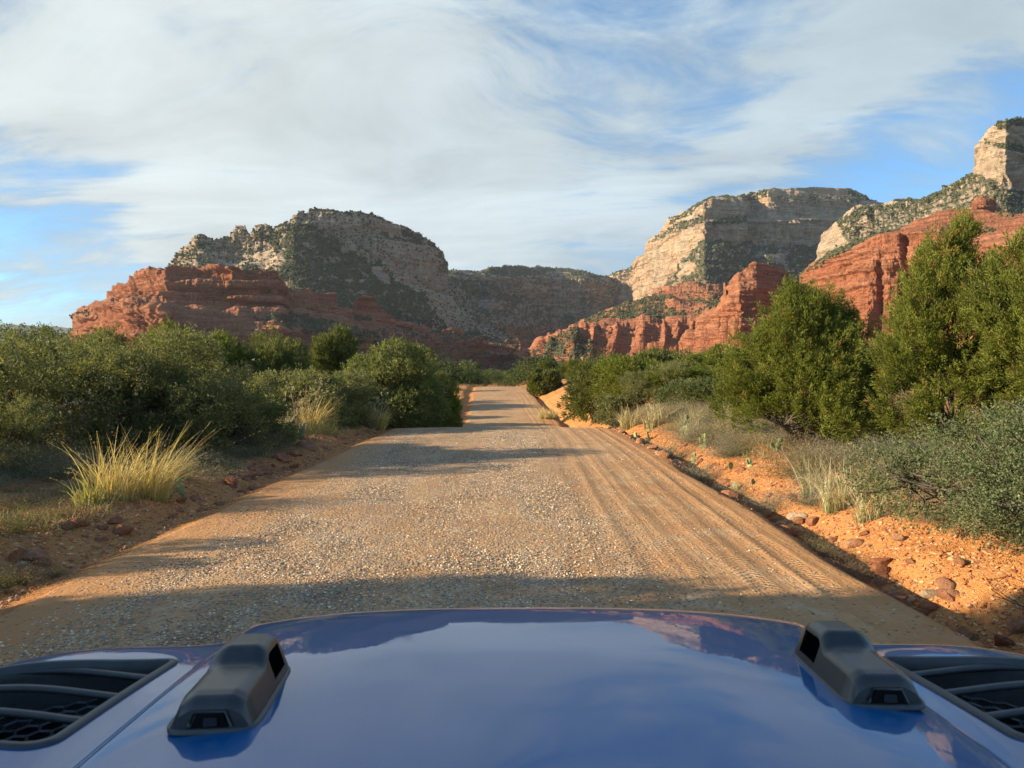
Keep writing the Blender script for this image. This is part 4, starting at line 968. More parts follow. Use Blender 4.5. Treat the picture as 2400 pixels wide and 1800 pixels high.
grass(112, 9.3, 1, 290, 1.15, 1.05, 'largest golden grass clump, left part, beside the road at lower left', (.10, 0), wd=.0042)
grass(152, 9.75, 2, 240, .9, 1.15, 'golden grass leaning right, joined to the largest clump beside a small cactus', (.38, 0), wd=.0042)
grass(88, 8.9, 3, 130, .7, .55, 'short yellow green grass at the foot of the largest golden clump', (-.1, 0), cols=((.50, .42, .16), (.30, .33, .10)))
grass(312, 20.0, 4, 330, 1.15, 1.15, 'second golden grass clump at the left road edge', (.22, 0), wd=.007)
grass(376, 23.3, 5, 380, 1.4, 1.05, 'third golden grass clump in front of the light green tree', (.12, 0), wd=.010)
grass(268, 17.5, 6, 170, .9, .9, 'pale leaning grass between the dark scrub and the second golden clump', (.35, 0), cols=((.48, .40, .24), (.26, .24, .12)), wd=.006)
grass(838, 9.3, 7, 190, .8, .95, 'tall pale grass standing between the small brown bushes and the scrub', (-.12, 0), cols=((.60, .52, .34), (.42, .38, .22)), wd=.0045)
grass(870, 8.6, 8, 130, .7, .8, 'thin pale grass rising behind the scrub bush', (-.05, 0), cols=((.58, .50, .32), (.38, .36, .20)), wd=.004)
grass(815, 10.2, 9, 150, .8, .8, 'pale dry grass in front of the large rounded juniper', (-.05, 0), cols=((.56, .49, .33), (.38, .36, .22)), wd=.005)
grass(632, 24.5, 10, 260, 1.9, .95, 'straw coloured grass on the right bank near the dip', (0, 0), cols=((.60, .48, .28), (.42, .36, .18)), wd=.009)
grass(655, 22.5, 13, 240, 1.5, .85, 'straw grass beside a pale cactus on the right bank', (.05, 0), cols=((.58, .47, .28), (.40, .35, .18)), wd=.009)
grass(548, 52., 14, 280, 3.0, 1.1, 'pale grass beside the far stretch of road on the right', (0, 0), cols=((.62, .48, .28), (.42, .36, .18)), wd=.016)

for i, (px, d, w_, h_) in enumerate([(262, 18.2, .9, .8), (282, 19.5, 1.0, .8), (298, 21.5, 1.1, .9), (250, 19.0, .8, .75)]):
    grass(px, d, 40 + i, 150, w_, h_, 'pale straw tuft in the gap between dark scrub and second golden clump', (.12, 0), 'pale straw tufts in the gap of the left thicket', cols=((.56, .48, .32), (.36, .33, .20)), wd=.006)
rs_ = np.random.RandomState(88)
for i in range(22):
    d = 17 + 14 * rs_.rand(); x = float(road_c(d) + road_w(d) + rs_.uniform(1.3, 4.2))
    grass(0, d, 60 + i, 120, .8, rs_.uniform(.5, .8), 'straw tuft in the grassy strip on the right bank before the dip', (0, 0), 'straw tufts along the right bank before the dip', xy=(x, d), cols=((.60, .50, .31), (.38, .34, .20)), wd=.007)
def weed_mesh(seed, n, W_, H_, cols, lf=.042, lw=.0075, up=.9):
    """fine twiggy half-dome"""
    rs = np.random.RandomState(seed)
    d = rs.normal(0, 1, (n, 3)) * [W_ * .5, W_ * .5, 0]; d[:, 2] = H_ * (.4 + .6 * rs.rand(n)) * np.clip(1 - (np.hypot(d[:, 0], d[:, 1]) / (W_ * .95)) ** 2, .25, 1)
    k = 13; s = rs.rand(n, k) ** .8
    C = (d[:, None] * s[..., None]).reshape(-1, 3) + rs.normal(0, .02, (n * k, 3))
    Dn = np.repeat(d, k, 0) + rs.normal(0, .35 * H_, (n * k, 3))
    V, Fq = leaves(C, Dn, lf * (.6 + .8 * rs.rand(len(C))), lw, rs)
    m = rs.rand(len(C), 1); c = np.array(cols[0]) * (1 - m) + np.array(cols[1]) * m
    C2 = np.repeat(c * (.65 + .6 * rs.rand(len(C), 1)), 4, 0)
    # a few stems
    pth = [(curve((0, 0, -.02), d[i] * 1.05, rs, 5, .08), np.linspace(.0022, .0009, 5)) for i in range(0, n, max(1, n // 70))]
    tv, tf = tubes(pth, 3)
    return np.concatenate([V, tv]), [np.concatenate([Fq, tf + len(V)])], np.concatenate([C2, np.tile(np.array([[.20, .15, .11]]), (len(tv), 1))])
W_TAN = ((.28, .22, .13), (.50, .41, .26)); W_GRY = ((.20, .19, .145), (.42, .39, .29)); W_BRN = ((.17, .125, .08), (.30, .23, .15)); W_GRN = ((.13, .16, .05), (.24, .28, .09)); W_OLV = ((.11, .115, .05), (.22, .21, .10))
wm = [weed_mesh(200 + i, 420, 1.0, .75, c) for i, c in enumerate((W_TAN, W_GRY, W_BRN, W_GRN, W_OLV, W_GRY, W_TAN))]
wobj = []
for i, (V, Fq, C) in enumerate(wm):
    wobj.append(mk('dry_shrub', V, Fq, M_grass, col=C, link=False))
def weed(k, x, y, w, h, label, group=None, rz=0, cat='shrub'):
    o = wobj[k].copy(); COL.objects.link(o); o.location = (x, y, gz(x, y) - .01); o.scale = (w, w, h / .75); o.rotation_euler.z = rz
    return tag(o, label, cat, group)
def wx(px, d): return float(at(px, 400., d)[0])
for k, px, d, w, h, lab in [
    (2, 793, 9.0, .36, .24, 'small round brown bush at the top of the orange bank'),
    (3, 818, 8.0, .36, .28, 'small bright green bush right of the round brown bush'),
    (2, 826, 7.6, .46, .28, 'brownish dry bush in front of the bright green bush'),
    (2, 850, 7.0, .40, .22, 'dry brown bush left of the scrub foliage'),
    (1, 770, 10.6, .8, .40, 'grey wispy shrub above the cactus on the bank'),
    (1, 735, 12.0, .9, .45, 'grey shrub in front of the large rounded juniper'),
    (1, 812, 9.9, .8, .42, 'grey twiggy shrub below the rounded juniper'),
    (5, 700, 13.6, .9, .55, 'grey green shrub beside the pale prickly pear'),
    (1, 668, 17.0, 1.2, .65, 'grey shrub on the bank left of the prickly pear'),
    (2, 22, 6.4, .55, .28, 'small brown shrub at the lower left'),
    (3, 5, 6.3, .16, .16, 'little green tuft at the left edge'),
    (4, 55, 6.6, .18, .12, 'tiny olive tuft on the red soil at lower left'),
    (2, 60, 8.3, .6, .25, 'low brown weed left of the golden grass'),
    (0, 35, 11.6, .9, .6, 'pale tan weeds at the left below the dark scrub'),
    (1, 15, 12.0, 1.0, .65, 'grey weeds at the left edge below the scrub'),
    (0, 68, 11.9, .8, .55, 'tan weeds left of the golden grass below the scrub'),
    (0, 195, 12.8, 1.0, .35, 'low dry weeds along the left bank by the cactus'),
    (2, 232, 14.6, 1.3, .4, 'brown dry weeds under the dark scrub at the road edge'),
    (4, 335, 22.8, 1.4, .7, 'olive weeds beside the second golden clump')]:
    x = wx(px, d); weed(k, x, d, w, h, lab)
rs = np.random.RandomState(44); _wc = 0
for i in range(640):
    if _wc >= 285: break
    side = rs.rand() < .6
    d = 5 + 24 * rs.rand() ** 1.2
    x = (road_c(d) + road_w(d) + rs.uniform(1.15, 4.0)) if side else (road_c(d) - road_w(d) - rs.uniform(1.0, 4.5))
    if side and d < 7.5: continue
    if (not side) and d < 10 and x > -6.5 and rs.rand() < .6: continue
    k = rs.choice([0, 1, 1, 4, 5, 6, 6, 2]); s = rs.uniform(.45, 1.05) * (.6 if d < 10 else 1); _wc += 1
    weed(k, x, d, s, s * rs.uniform(.4, .7), '%s low shrub in the weedy strip on the %s side of the road' % (('tan', 'grey', 'brown', 'green', 'olive', 'grey', 'tan')[k], 'right' if side else 'left'), '%s low shrubs on the %s bank' % (('tan', 'grey', 'brown', 'green', 'olive', 'grey', 'tan')[k], 'right' if side else 'left'), rs.rand() * 6.28)

for i, (px, d, h, lab) in enumerate([(196, 17.5, 1.9, 'dry flower stalks standing over the yellow green scrub'), (300, 18.6, 1.35, 'brown dry stalks behind the second golden clump'), (268, 16.4, 1.0, 'leaning dry stalks at the end of the dark scrub'), (372, 22.8, 1.1, 'dry stalks beside the third golden clump'), (70, 12.6, 1.1, 'dry stalks in front of the leftmost scrub')]):
    rs = np.random.RandomState(900 + i); pth = []; hv_ = []
    for q in range(16):
        e = np.array([rs.normal(0, .22), rs.normal(0, .22), 1 * (.7 + .35 * rs.rand())]) * h
        pm = curve((rs.normal(0, .08), rs.normal(0, .08), 0), e, rs, 8, .05); pth.append((pm, np.linspace(.006, .0025, 8)))
        for z_ in range(4):
            a = pm[rs.randint(4, 8)]; c_ = a + np.array([rs.normal(0, .12), rs.normal(0, .12), .14 * rs.rand() + .03]) * h * .7; pth.append((curve(a, c_, rs, 4, .1), np.linspace(.003, .0018, 4))); hv_.append(c_)
    V, Fq = tubes(pth, 4); H_ = np.repeat(np.array(hv_), 8, 0) + rs.normal(0, .018, (len(hv_) * 8, 3)); V2, F2 = leaves(H_, rs.normal(0, 1, H_.shape), .035, .022, rs)
    o = mk('dry_stalks', np.concatenate([V, V2]), np.concatenate([Fq, F2 + len(V)]), M_grass, col=np.concatenate([np.tile([[.34, .24, .15]], (len(V), 1)), np.tile([[.58, .48, .33]], (len(V2), 1))])); o.location = gpt(px, d); tag(o, lab, 'plant')

# prickly pear: thick oval pads joined edge to edge
def pad_mat():
    m, n = mat('cactus_pad'); a = n.n('ShaderNodeAttribute', attribute_name='col'); g = n.n('ShaderNodeNewGeometry')
    v = n.n('ShaderNodeTexVoronoi', {'Vector': g.outputs['Position'], 'Scale': 38.0})
    c = n.mix(n.mr(v.outputs['Distance'], .16, .10), a.outputs['Color'], (.42, .36, .18, 1))
    return finish(m, n, princ(n, c, .55, .3, n.noise(g.outputs['Position'], 25, 3, .5), .3, .01))
M_pad = pad_mat()
def cactus(seed, n, size):
    import bmesh
    rs = np.random.RandomState(seed); iv = None
    bm = bmesh.new(); bmesh.ops.create_uvsphere(bm, u_segments=14, v_segments=9, radius=1); bm.verts.ensure_lookup_table()
    iv = np.array([v.co[:] for v in bm.verts]); q = [[v.index for v in f.verts] for f in bm.faces]; bm.free()
    q4 = np.array([f for f in q if len(f) == 4]); q3 = np.array([f for f in q if len(f) == 3])
    iv[:, 0] *= .42 * (1 + .22 * iv[:, 2]); iv[:, 1] *= .085; iv[:, 2] = iv[:, 2] * .5 + .48
    pads = [(np.zeros(3) + [rs.normal(0, .12), rs.normal(0, .12), -.02], rs.rand() * 6.28, rs.normal(0, .2), size) for _ in range(max(2, n // 3))]
    i = 0
    while len(pads) < n:
        b0, rz, tl, s = pads[i % len(pads)]; i += 1
        if rs.rand() < .35: continue
        e = np.array([rs.uniform(-.3, .3), 0, .9]) * s
        M_ = np.array(Euler((tl * .5, tl, rz)).to_matrix())
        pads.append((b0 + M_ @ e, rz + rs.normal(0, .8), tl + rs.normal(0, .45), s * rs.uniform(.75, .98)))
    res = []
    for b0, rz, tl, s in pads:
        M_ = np.array(Euler((tl * .5, tl, rz)).to_matrix())
        t = rs.rand(); c = np.array([.17, .23, .10]) * (1 - t) + np.array([.31, .34, .15]) * t
        res.append(((iv * s) @ M_.T + b0, [q4, q3], np.tile(c, (len(iv), 1))))
    return res
for i, (px, d, n, s, lab) in enumerate([
    (186, 10.1, 5, .17, 'small green prickly pear at the right foot of the large golden grass'),
    (684, 18.5, 12, .20, 'tall pale prickly pear standing behind the bank'),
    (687, 16.0, 6, .16, 'low prickly pear with round yellow pads on the bank edge'),
    (739, 13.2, 5, .14, 'pale prickly pear pads on the middle of the orange bank'),
    (748, 12.1, 4, .12, 'green prickly pear pads just right of the pale pads on the bank'),
    (647, 21.0, 7, .22, 'prickly pear among straw grass near the dip'),
    (702, 16.6, 8, .16, 'prickly pear half hidden by grey shrubs'),
    (300, 17.6, 6, .20, 'blue green prickly pear at the left road edge by the second golden clump'),
    (776, 13.4, 6, .14, 'prickly pear in front of the rounded juniper among grey weeds'),
    (106, 11.4, 4, .15, 'pale prickly pear pads among weeds at the left')]):
    o = empty('prickly_pear', gpt(px, d)); tag(o, lab, 'cactus')
    for V, Fq, C in cactus(300 + i, n, s): mk('pad', V, Fq, M_pad, o, smooth=True, col=C)

# ------------------------------------------------------------------ stones
def stone_mat():
    m, n = mat('red_stone'); a = n.n('ShaderNodeAttribute', attribute_name='col'); oi = n.n('ShaderNodeObjectInfo'); tc = n.n('ShaderNodeTexCoord')
    f = n.mr(n.noise(tc.outputs['Object'], 3, 6, .7), .25, .75, .65, 1.25)
    c = n.mix(1.0, oi.outputs['Color'], n.n('ShaderNodeCombineXYZ', {0: f, 1: f, 2: f}).outputs[0], 'MULTIPLY')
    return finish(m, n, princ(n, c, .9, .15, n.noise(tc.outputs['Object'], 7, 6, .75), .9, .08))
M_stone = stone_mat()
def stone_mesh(seed):
    import bmesh
    rs = np.random.RandomState(seed); bm = bmesh.new(); bmesh.ops.create_icosphere(bm, subdivisions=3, radius=.5)
    v = np.array([q.co[:] for q in bm.verts]); f = np.array([[q.index for q in p_.verts] for p_ in bm.faces]); bm.free()
    for _ in range(11):   # flat broken facets
        nn = rs.normal(0, 1, 3); nn /= np.linalg.norm(nn); dd = rs.uniform(.26, .40)
        t = v @ nn - dd; v = v - np.where(t > 0, t, 0)[:, None] * nn * .93
    v = v * (1 + .10 * fbm(v[:, 0] * 4, v[:, 1] * 4, v[:, 2] * 4, 3, seed))[:, None]
    v *= [1.25, .95, .72]
    return mk('rock', v, f, M_stone, smooth=False, link=False)
stones = [stone_mesh(500 + i) for i in range(9)]
_nr = 0
def stone(x, y, s, label, group=None, c=None, rs=np.random.RandomState(8), zf=1.0):
    global _nr
    o = stones[_nr % 9].copy(); _nr += 1; COL.objects.link(o)
    o.location = (x, y, gz(x, y) + .08 * s); o.rotation_euler = (rs.normal(0, .25), rs.normal(0, .25), rs.rand() * 6.28); o.scale = (s, s, s * zf)
    if c is None:
        t = rs.rand(); c = np.array([.42, .165, .08]) * (1 - t) + np.array([.52, .26, .14]) * t
        if rs.rand() < .10: c = np.array([.62, .45, .29])
    o.color = (*c, 1)
    return tag(o, label, 'rock', group)
def gp(px, py, it=4):
    """ground point under a pixel (near ground)"""
    d = 8.0
    for _ in range(12):
        q = at(px, py, d); z = gz(float(q[0]), d); d = d * (EYE.z - z) / max(.05, EYE.z - float(q[2]))
        d = min(max(d, 2), 60)
    q = at(px, py, d); return float(q[0]), float(d)
PALE = (.66, .47, .28)
for sx_, sy_, sz, lab, c in [
    (1905, 1232, .155, 'large square red rock in the ditch below the scrub bush', None), (1942, 1228, .10, 'tan rock touching the large square red rock', (.55, .30, .16)),
    (1903, 1252, .09, 'flat rock in front of the large square red rock', (.54, .28, .16)), (1925, 1256, .07, 'small pale rock beside the flat ditch rock', (.60, .40, .26)),
    (1962, 1293, .085, 'palest cream rock at the ditch bottom right', PALE), (2038, 1287, .06, 'small dark red rock casting a shadow on the orange bank', None),
    (2055, 1325, .085, 'rounded brown rock beside the dead twigs near the hood', (.46, .24, .14)), (1845, 1190, .13, 'broad red rock in the middle of the ditch', None),
    (1868, 1186, .08, 'red rock leaning on the broad ditch rock', None), (1835, 1210, .11, 'flat layered rock below the broad ditch rock', (.48, .22, .12)),
    (1712, 1112, .12, 'dark red block at the road edge in the middle of the ditch', None), (1725, 1100, .10, 'red rock behind the dark red block', None),
    (1705, 1130, .10, 'low flat rock in front of the dark red block', None), (1780, 1148, .08, 'reddish rock between two groups in the ditch', None),
    (1600, 1052, .13, 'flat red slab in the shadowed ditch', None), (1648, 1090, .09, 'small red rock in the ditch above the dark block', None),
    (1875, 1165, .07, 'small red rock high on the orange bank', None), (1660, 1020, .10, 'red rock on the shaded lip of the ditch', None),
    (76, 1207, .17, 'dark red rock at the lower left soil edge', None), (165, 1160, .15, 'rounded red rock at the lower left', None), (145, 1165, .14, 'brown rock just left of the rounded red rock', (.34, .17, .10)),
    (262, 1117, .17, 'flat pointed red slab left of the road', None), (560, 1003, .24, 'largest boulder on the left road edge', None), (530, 1032, .20, 'red boulder below the largest left boulder', None),
    (500, 1040, .20, 'dark boulder at the foot of the left bank', (.34, .13, .07)), (605, 990, .26, 'long red boulder behind the largest left boulder', None), (663, 968, .30, 'angular red boulder farther up the left bank', None),
    (30, 1210, .14, 'flat red stone at the left frame edge', None), (390, 1085, .10, 'small red stone on the edge of the left verge', None), (420, 1065, .10, 'low stone on the left verge', None)]:
    x, y = gp(sx_ * SB, sy_ * SB); stone(x, y, sz * 1.55, lab, None, c)
rs = np.random.RandomState(23)
for i in range(46):
    d = 5.4 + 9 * rs.rand() ** 1.1
    stone(float(road_c(d) + road_w(d) + rs.uniform(.12, .75)), d, rs.uniform(.09, .21), 'fist sized red rock fallen into the ditch on the right', 'red rocks fallen into the right ditch')
rs = np.random.RandomState(21)
for i in range(250):
    d = 4.8 + 25 * rs.rand() ** 1.35
    right = rs.rand() < .62
    if right: x = road_c(d) + road_w(d) + abs(rs.normal(.33, .30)); s = (.05 + .17 * rs.rand() ** 2) * (1 + d / 40)
    else: x = road_c(d) - road_w(d) - .15 - abs(rs.normal(0, .55)); s = rs.uniform(.04, .13) * (1 + d / 25)
    stone(x, d, s, 'small red stone lying in the rubble at the right road edge' if right else 'small red stone lying in the rubble at the left road edge',
          'loose stones along the right ditch' if right else 'loose stones along the left verge')

# pebbles: uncountable
def pebbles(n, place, smin, smax, cols, name, label, mat_, seed):
    rs = np.random.RandomState(seed)
    x, y = place(rs, n); z = base_z(x, y)
    oct_ = np.array([[1, 0, 0], [-1, 0, 0], [0, 1, 0], [0, -1, 0], [0, 0, 1], [0, 0, -1], [.62, .62, .5], [-.6, -.6, .55]], float)
    f = np.array([[0, 2, 6], [2, 4, 6], [4, 0, 6], [2, 1, 4], [1, 3, 7], [3, 4, 7], [4, 1, 7], [3, 0, 4], [2, 0, 5], [1, 2, 5], [3, 1, 5], [0, 3, 5]])
    s = smin + (smax - smin) * rs.rand(n) ** 2.2
    v = oct_[None] * (1 + .5 * (rs.rand(n, 8, 1) - .5)) * s[:, None, None] * (np.array([1, .8, .62]) * (1 + .5 * (rs.rand(n, 1, 3) - .5)))
    a = rs.rand(n) * 6.28; ca, sa_ = np.cos(a)[:, None], np.sin(a)[:, None]
    v = np.stack([v[..., 0] * ca - v[..., 1] * sa_, v[..., 0] * sa_ + v[..., 1] * ca, v[..., 2]], -1)
    v += np.stack([x, y, z], -1)[:, None]
    C = np.array(cols)[rs.randint(len(cols), size=n)] * (.75 + .5 * rs.rand(n, 1))
    o = mk(name, v.reshape(-1, 3), (f[None] + (np.arange(n) * 8)[:, None, None]).reshape(-1, 3), mat_, col=np.repeat(C, 8, 0))
    return tag(o, label, name, kind='stuff')
m, n = mat('gravel_stone'); a = n.n('ShaderNodeAttribute', attribute_name='col'); M_grav = finish(m, n, princ(n, a.outputs['Color'], .85, .25))
def pl_road(rs, n):
    y = 3.2 + 19 * rs.rand(n * 3) ** 1.25; e = rs.uniform(-3.3, 3.2, n * 3)
    lane = fbm(e * 1.6, y * .22, 0, 4, 91) * .5 + .5
    dens = sst(e, -3.4, -2.2) * (1 - sst(e, .7, 1.6) * .93) * np.clip(lane * 2 - .45, .08, 1)
    k = rs.rand(n * 3) < dens; return (e[k] + road_c(y[k]))[:n], y[k][:n]
def pl2(rs, n):
    x, y = pl_road(rs, n); m_ = min(len(x), len(y)); return x[:m_], y[:m_]
_x, _y = pl_road(np.random.RandomState(3), 150000); NG = len(_x)
def pebbles_at(x, y, *a): return pebbles(len(x), lambda rs, n: (x, y), *a)
o = pebbles_at(_x, _y, .0034, .0145, [(.20, .18, .14), (.36, .31, .23), (.60, .47, .31), (.80, .64, .43), (.52, .30, .15), (.28, .25, .20), (.70, .50, .30)], 'gravel', 'grey and tan gravel spread over the middle of the road', M_grav, 4)
for vtx in (): pass
o.location.z = .004
r_ = np.random.RandomState(6); d_ = 4 + 20 * r_.rand(46000) ** 1.5; sd_ = r_.rand(46000) < .55
x_ = np.where(sd_, road_c(d_) + road_w(d_) + np.abs(r_.normal(.15, .95, 46000)), road_c(d_) - road_w(d_) - .1 - np.abs(r_.normal(0, 1.3, 46000)))
pebbles_at(x_, d_, .004, .034, [(.46, .19, .075), (.53, .25, .10), (.40, .15, .06), (.58, .34, .17)], 'rubble', 'small orange red rubble scattered over both road edges', M_grav, 5)
# litter: short dead grass and leaves on the verges
r_ = np.random.RandomState(16); nL = 150000; d_ = 4.5 + 26 * r_.rand(nL) ** 1.25; sd_ = r_.rand(nL) < .5
off = np.abs(r_.normal(0, 3.2, nL)); x_ = np.where(sd_, road_c(d_) + road_w(d_) + 1.25 + off, road_c(d_) - road_w(d_) - .8 - off)
kp = fbm(x_ / .8, d_ / .8, 0, 3, 55) > -.12; x_, d_ = x_[kp], d_[kp]
Cc = np.stack([x_, d_, base_z(x_, d_) - .005], 1); Dn = r_.normal(0, .45, Cc.shape) + [0, 0, 1]
V, Fq = leaves(Cc, Dn, .03 + .17 * r_.rand(len(Cc)) ** 2, .005 + .005 * r_.rand(len(Cc)) + d_ * .0002, r_)
pal = np.array([(.34, .28, .15), (.24, .20, .12), (.20, .21, .08), (.42, .35, .20), (.16, .11, .07)])[r_.randint(5, size=len(Cc))] * (.7 + .5 * r_.rand(len(Cc), 1))
tag(mk('ground_cover', V, Fq, M_grass, col=np.repeat(pal, 4, 0)), 'short dead grass and litter covering the soil of both verges', 'ground cover', kind='stuff')
print('stones', time.time() - T0)

# ------------------------------------------------------------------ the car we look out of
XC = .05
def zb(y): return np.interp(y, [.2, .87, 1.05, 1.2, 1.35, 1.5, 1.6, 1.68, 1.72, 1.76, 1.80], [1.272, 1.259, 1.252, 1.245, 1.2365, 1.2255, 1.2155, 1.2055, 1.1985, 1.186, 1.14])
_ys = np.linspace(.0, 1.9, 400); _k2 = np.hanning(41); _k2 /= _k2.sum(); _zbs = np.convolve(np.pad(zb(_ys), 20, 'edge'), _k2, 'valid')
def front(X): X = np.abs(X); return np.where(X < .61, 1.80 - .05 * (X / .61) ** 2, 1.765 - .25 * ((X - .61) / .4) ** 1.2)
def hood_z(X, y):
    a = np.abs(X); yf = front(X)
    yy = y + (1.80 - yf) * sst(y, .9, yf)         # contours follow the swept front edge
    z = np.interp(yy, _ys, _zbs)
    z = z - .022 * (a / .61) ** 4 * (a < .61) - .022 * (a >= .61)
    z = z - .034 * sst(a, .600, .655)              # side wall of the raised middle
    z = z + .040 * sst(a, .68, .95) - .5 * np.clip(a - .985, 0, 1) ** 1.15
    return z
def paint():
    m, n = mat('blue_paint'); g = n.n('ShaderNodeNewGeometry')
    dust = n.mr(n.noise(g.outputs['Position'], 9, 5, .7), .45, .8, 0, .035)
    up = n.m('MULTIPLY', dust, 1.0)
    c = n.mix(up, (.0, .098, .27, 1), (.35, .25, .18, 1))
    sp = n.mr(n.noise(g.outputs['Position'], 420, 2, .5), .74, .80, 0, .25)
    c = n.mix(sp, c, (.03, .15, .5, 1))
    p = princ(n, c, .5, .15, None, **{'Metallic': 0.0, 'Coat Weight': 1.0, 'Coat Roughness': n.mr(n.noise(g.outputs['Position'], 14, 6, .75), .4, .8, .015, .10), 'Coat IOR': 1.5})
    return finish(m, n, p)
def plain(name, c, rough, spec=.4, grain=0.0, metal=0.0):
    m, n = mat(name); g = n.n('ShaderNodeNewGeometry')
    f = n.mr(n.noise(g.outputs['Position'], 40, 4, .7), .3, .7, .85, 1.15)
    cc = n.mix(1.0, (*c, 1), n.n('ShaderNodeCombineXYZ', {0: f, 1: f, 2: f}).outputs[0], 'MULTIPLY')
    return finish(m, n, princ(n, cc, rough, spec, n.noise(g.outputs['Position'], 900, 2, .5) if grain else None, grain or 1, .0006, **{'Metallic': metal}))
M_paint = paint(); M_plas = plain('black_plastic', (.030, .031, .031), .30, .6, .35); M_dark = plain('black_recess', (.006, .006, .006), .8, .1); M_trim = plain('grey_frame', (.050, .055, .056), .48, .5, .4)
M_lens = plain('dark_lens', (.01, .01, .012), .08, .6); M_tyre = plain('tyre_rubber', (.02, .02, .02), .85, .2, .5); M_rim = plain('dark_rim', (.08, .08, .085), .35, .5, 0, .8)
car = empty('car', (XC, 1.0, 0)); tag(car, 'blue car hood with raised centre, black vents and two black washer covers', 'car')
def carpart(name, V, Fs, m, parent=car, **kw):
    V = np.asarray(V, float).copy()
    if parent is car: V = V - [0, 1.0, 0]
    return mk(name, V, Fs, m, parent, **kw)
ventP = [(.722, 1.10), (.745, 1.075), (.79, 1.065), (.965, 1.065), (.975, 1.08), (.975, 1.325), (.965, 1.338), (.725, 1.478), (.711, 1.478), (.707, 1.463)]
hx_ = np.concatenate([np.linspace(-1.06, -.56, 90), np.linspace(-.55, .55, 80), np.linspace(.56, 1.06, 90)])
sv = np.concatenate([np.linspace(0, .8, 120), np.linspace(.8, 1, 60)[1:]])
HX, SV = np.meshgrid(hx_, sv); HY = .35 + (front(HX) - .35) * SV
HZ = hood_z(HX, HY)
Fh = grid_faces(len(sv), len(hx_))
cx_ = HX.ravel()[Fh].mean(1); cy_ = HY.ravel()[Fh].mean(1)
hole = inpoly(np.abs(cx_), cy_, ventP)
lip = []   # front lip and grille drop
V = np.stack([HX, HY, HZ], -1).reshape(-1, 3)
hood = carpart('hood', V, Fh[~hole], M_paint, smooth=True)
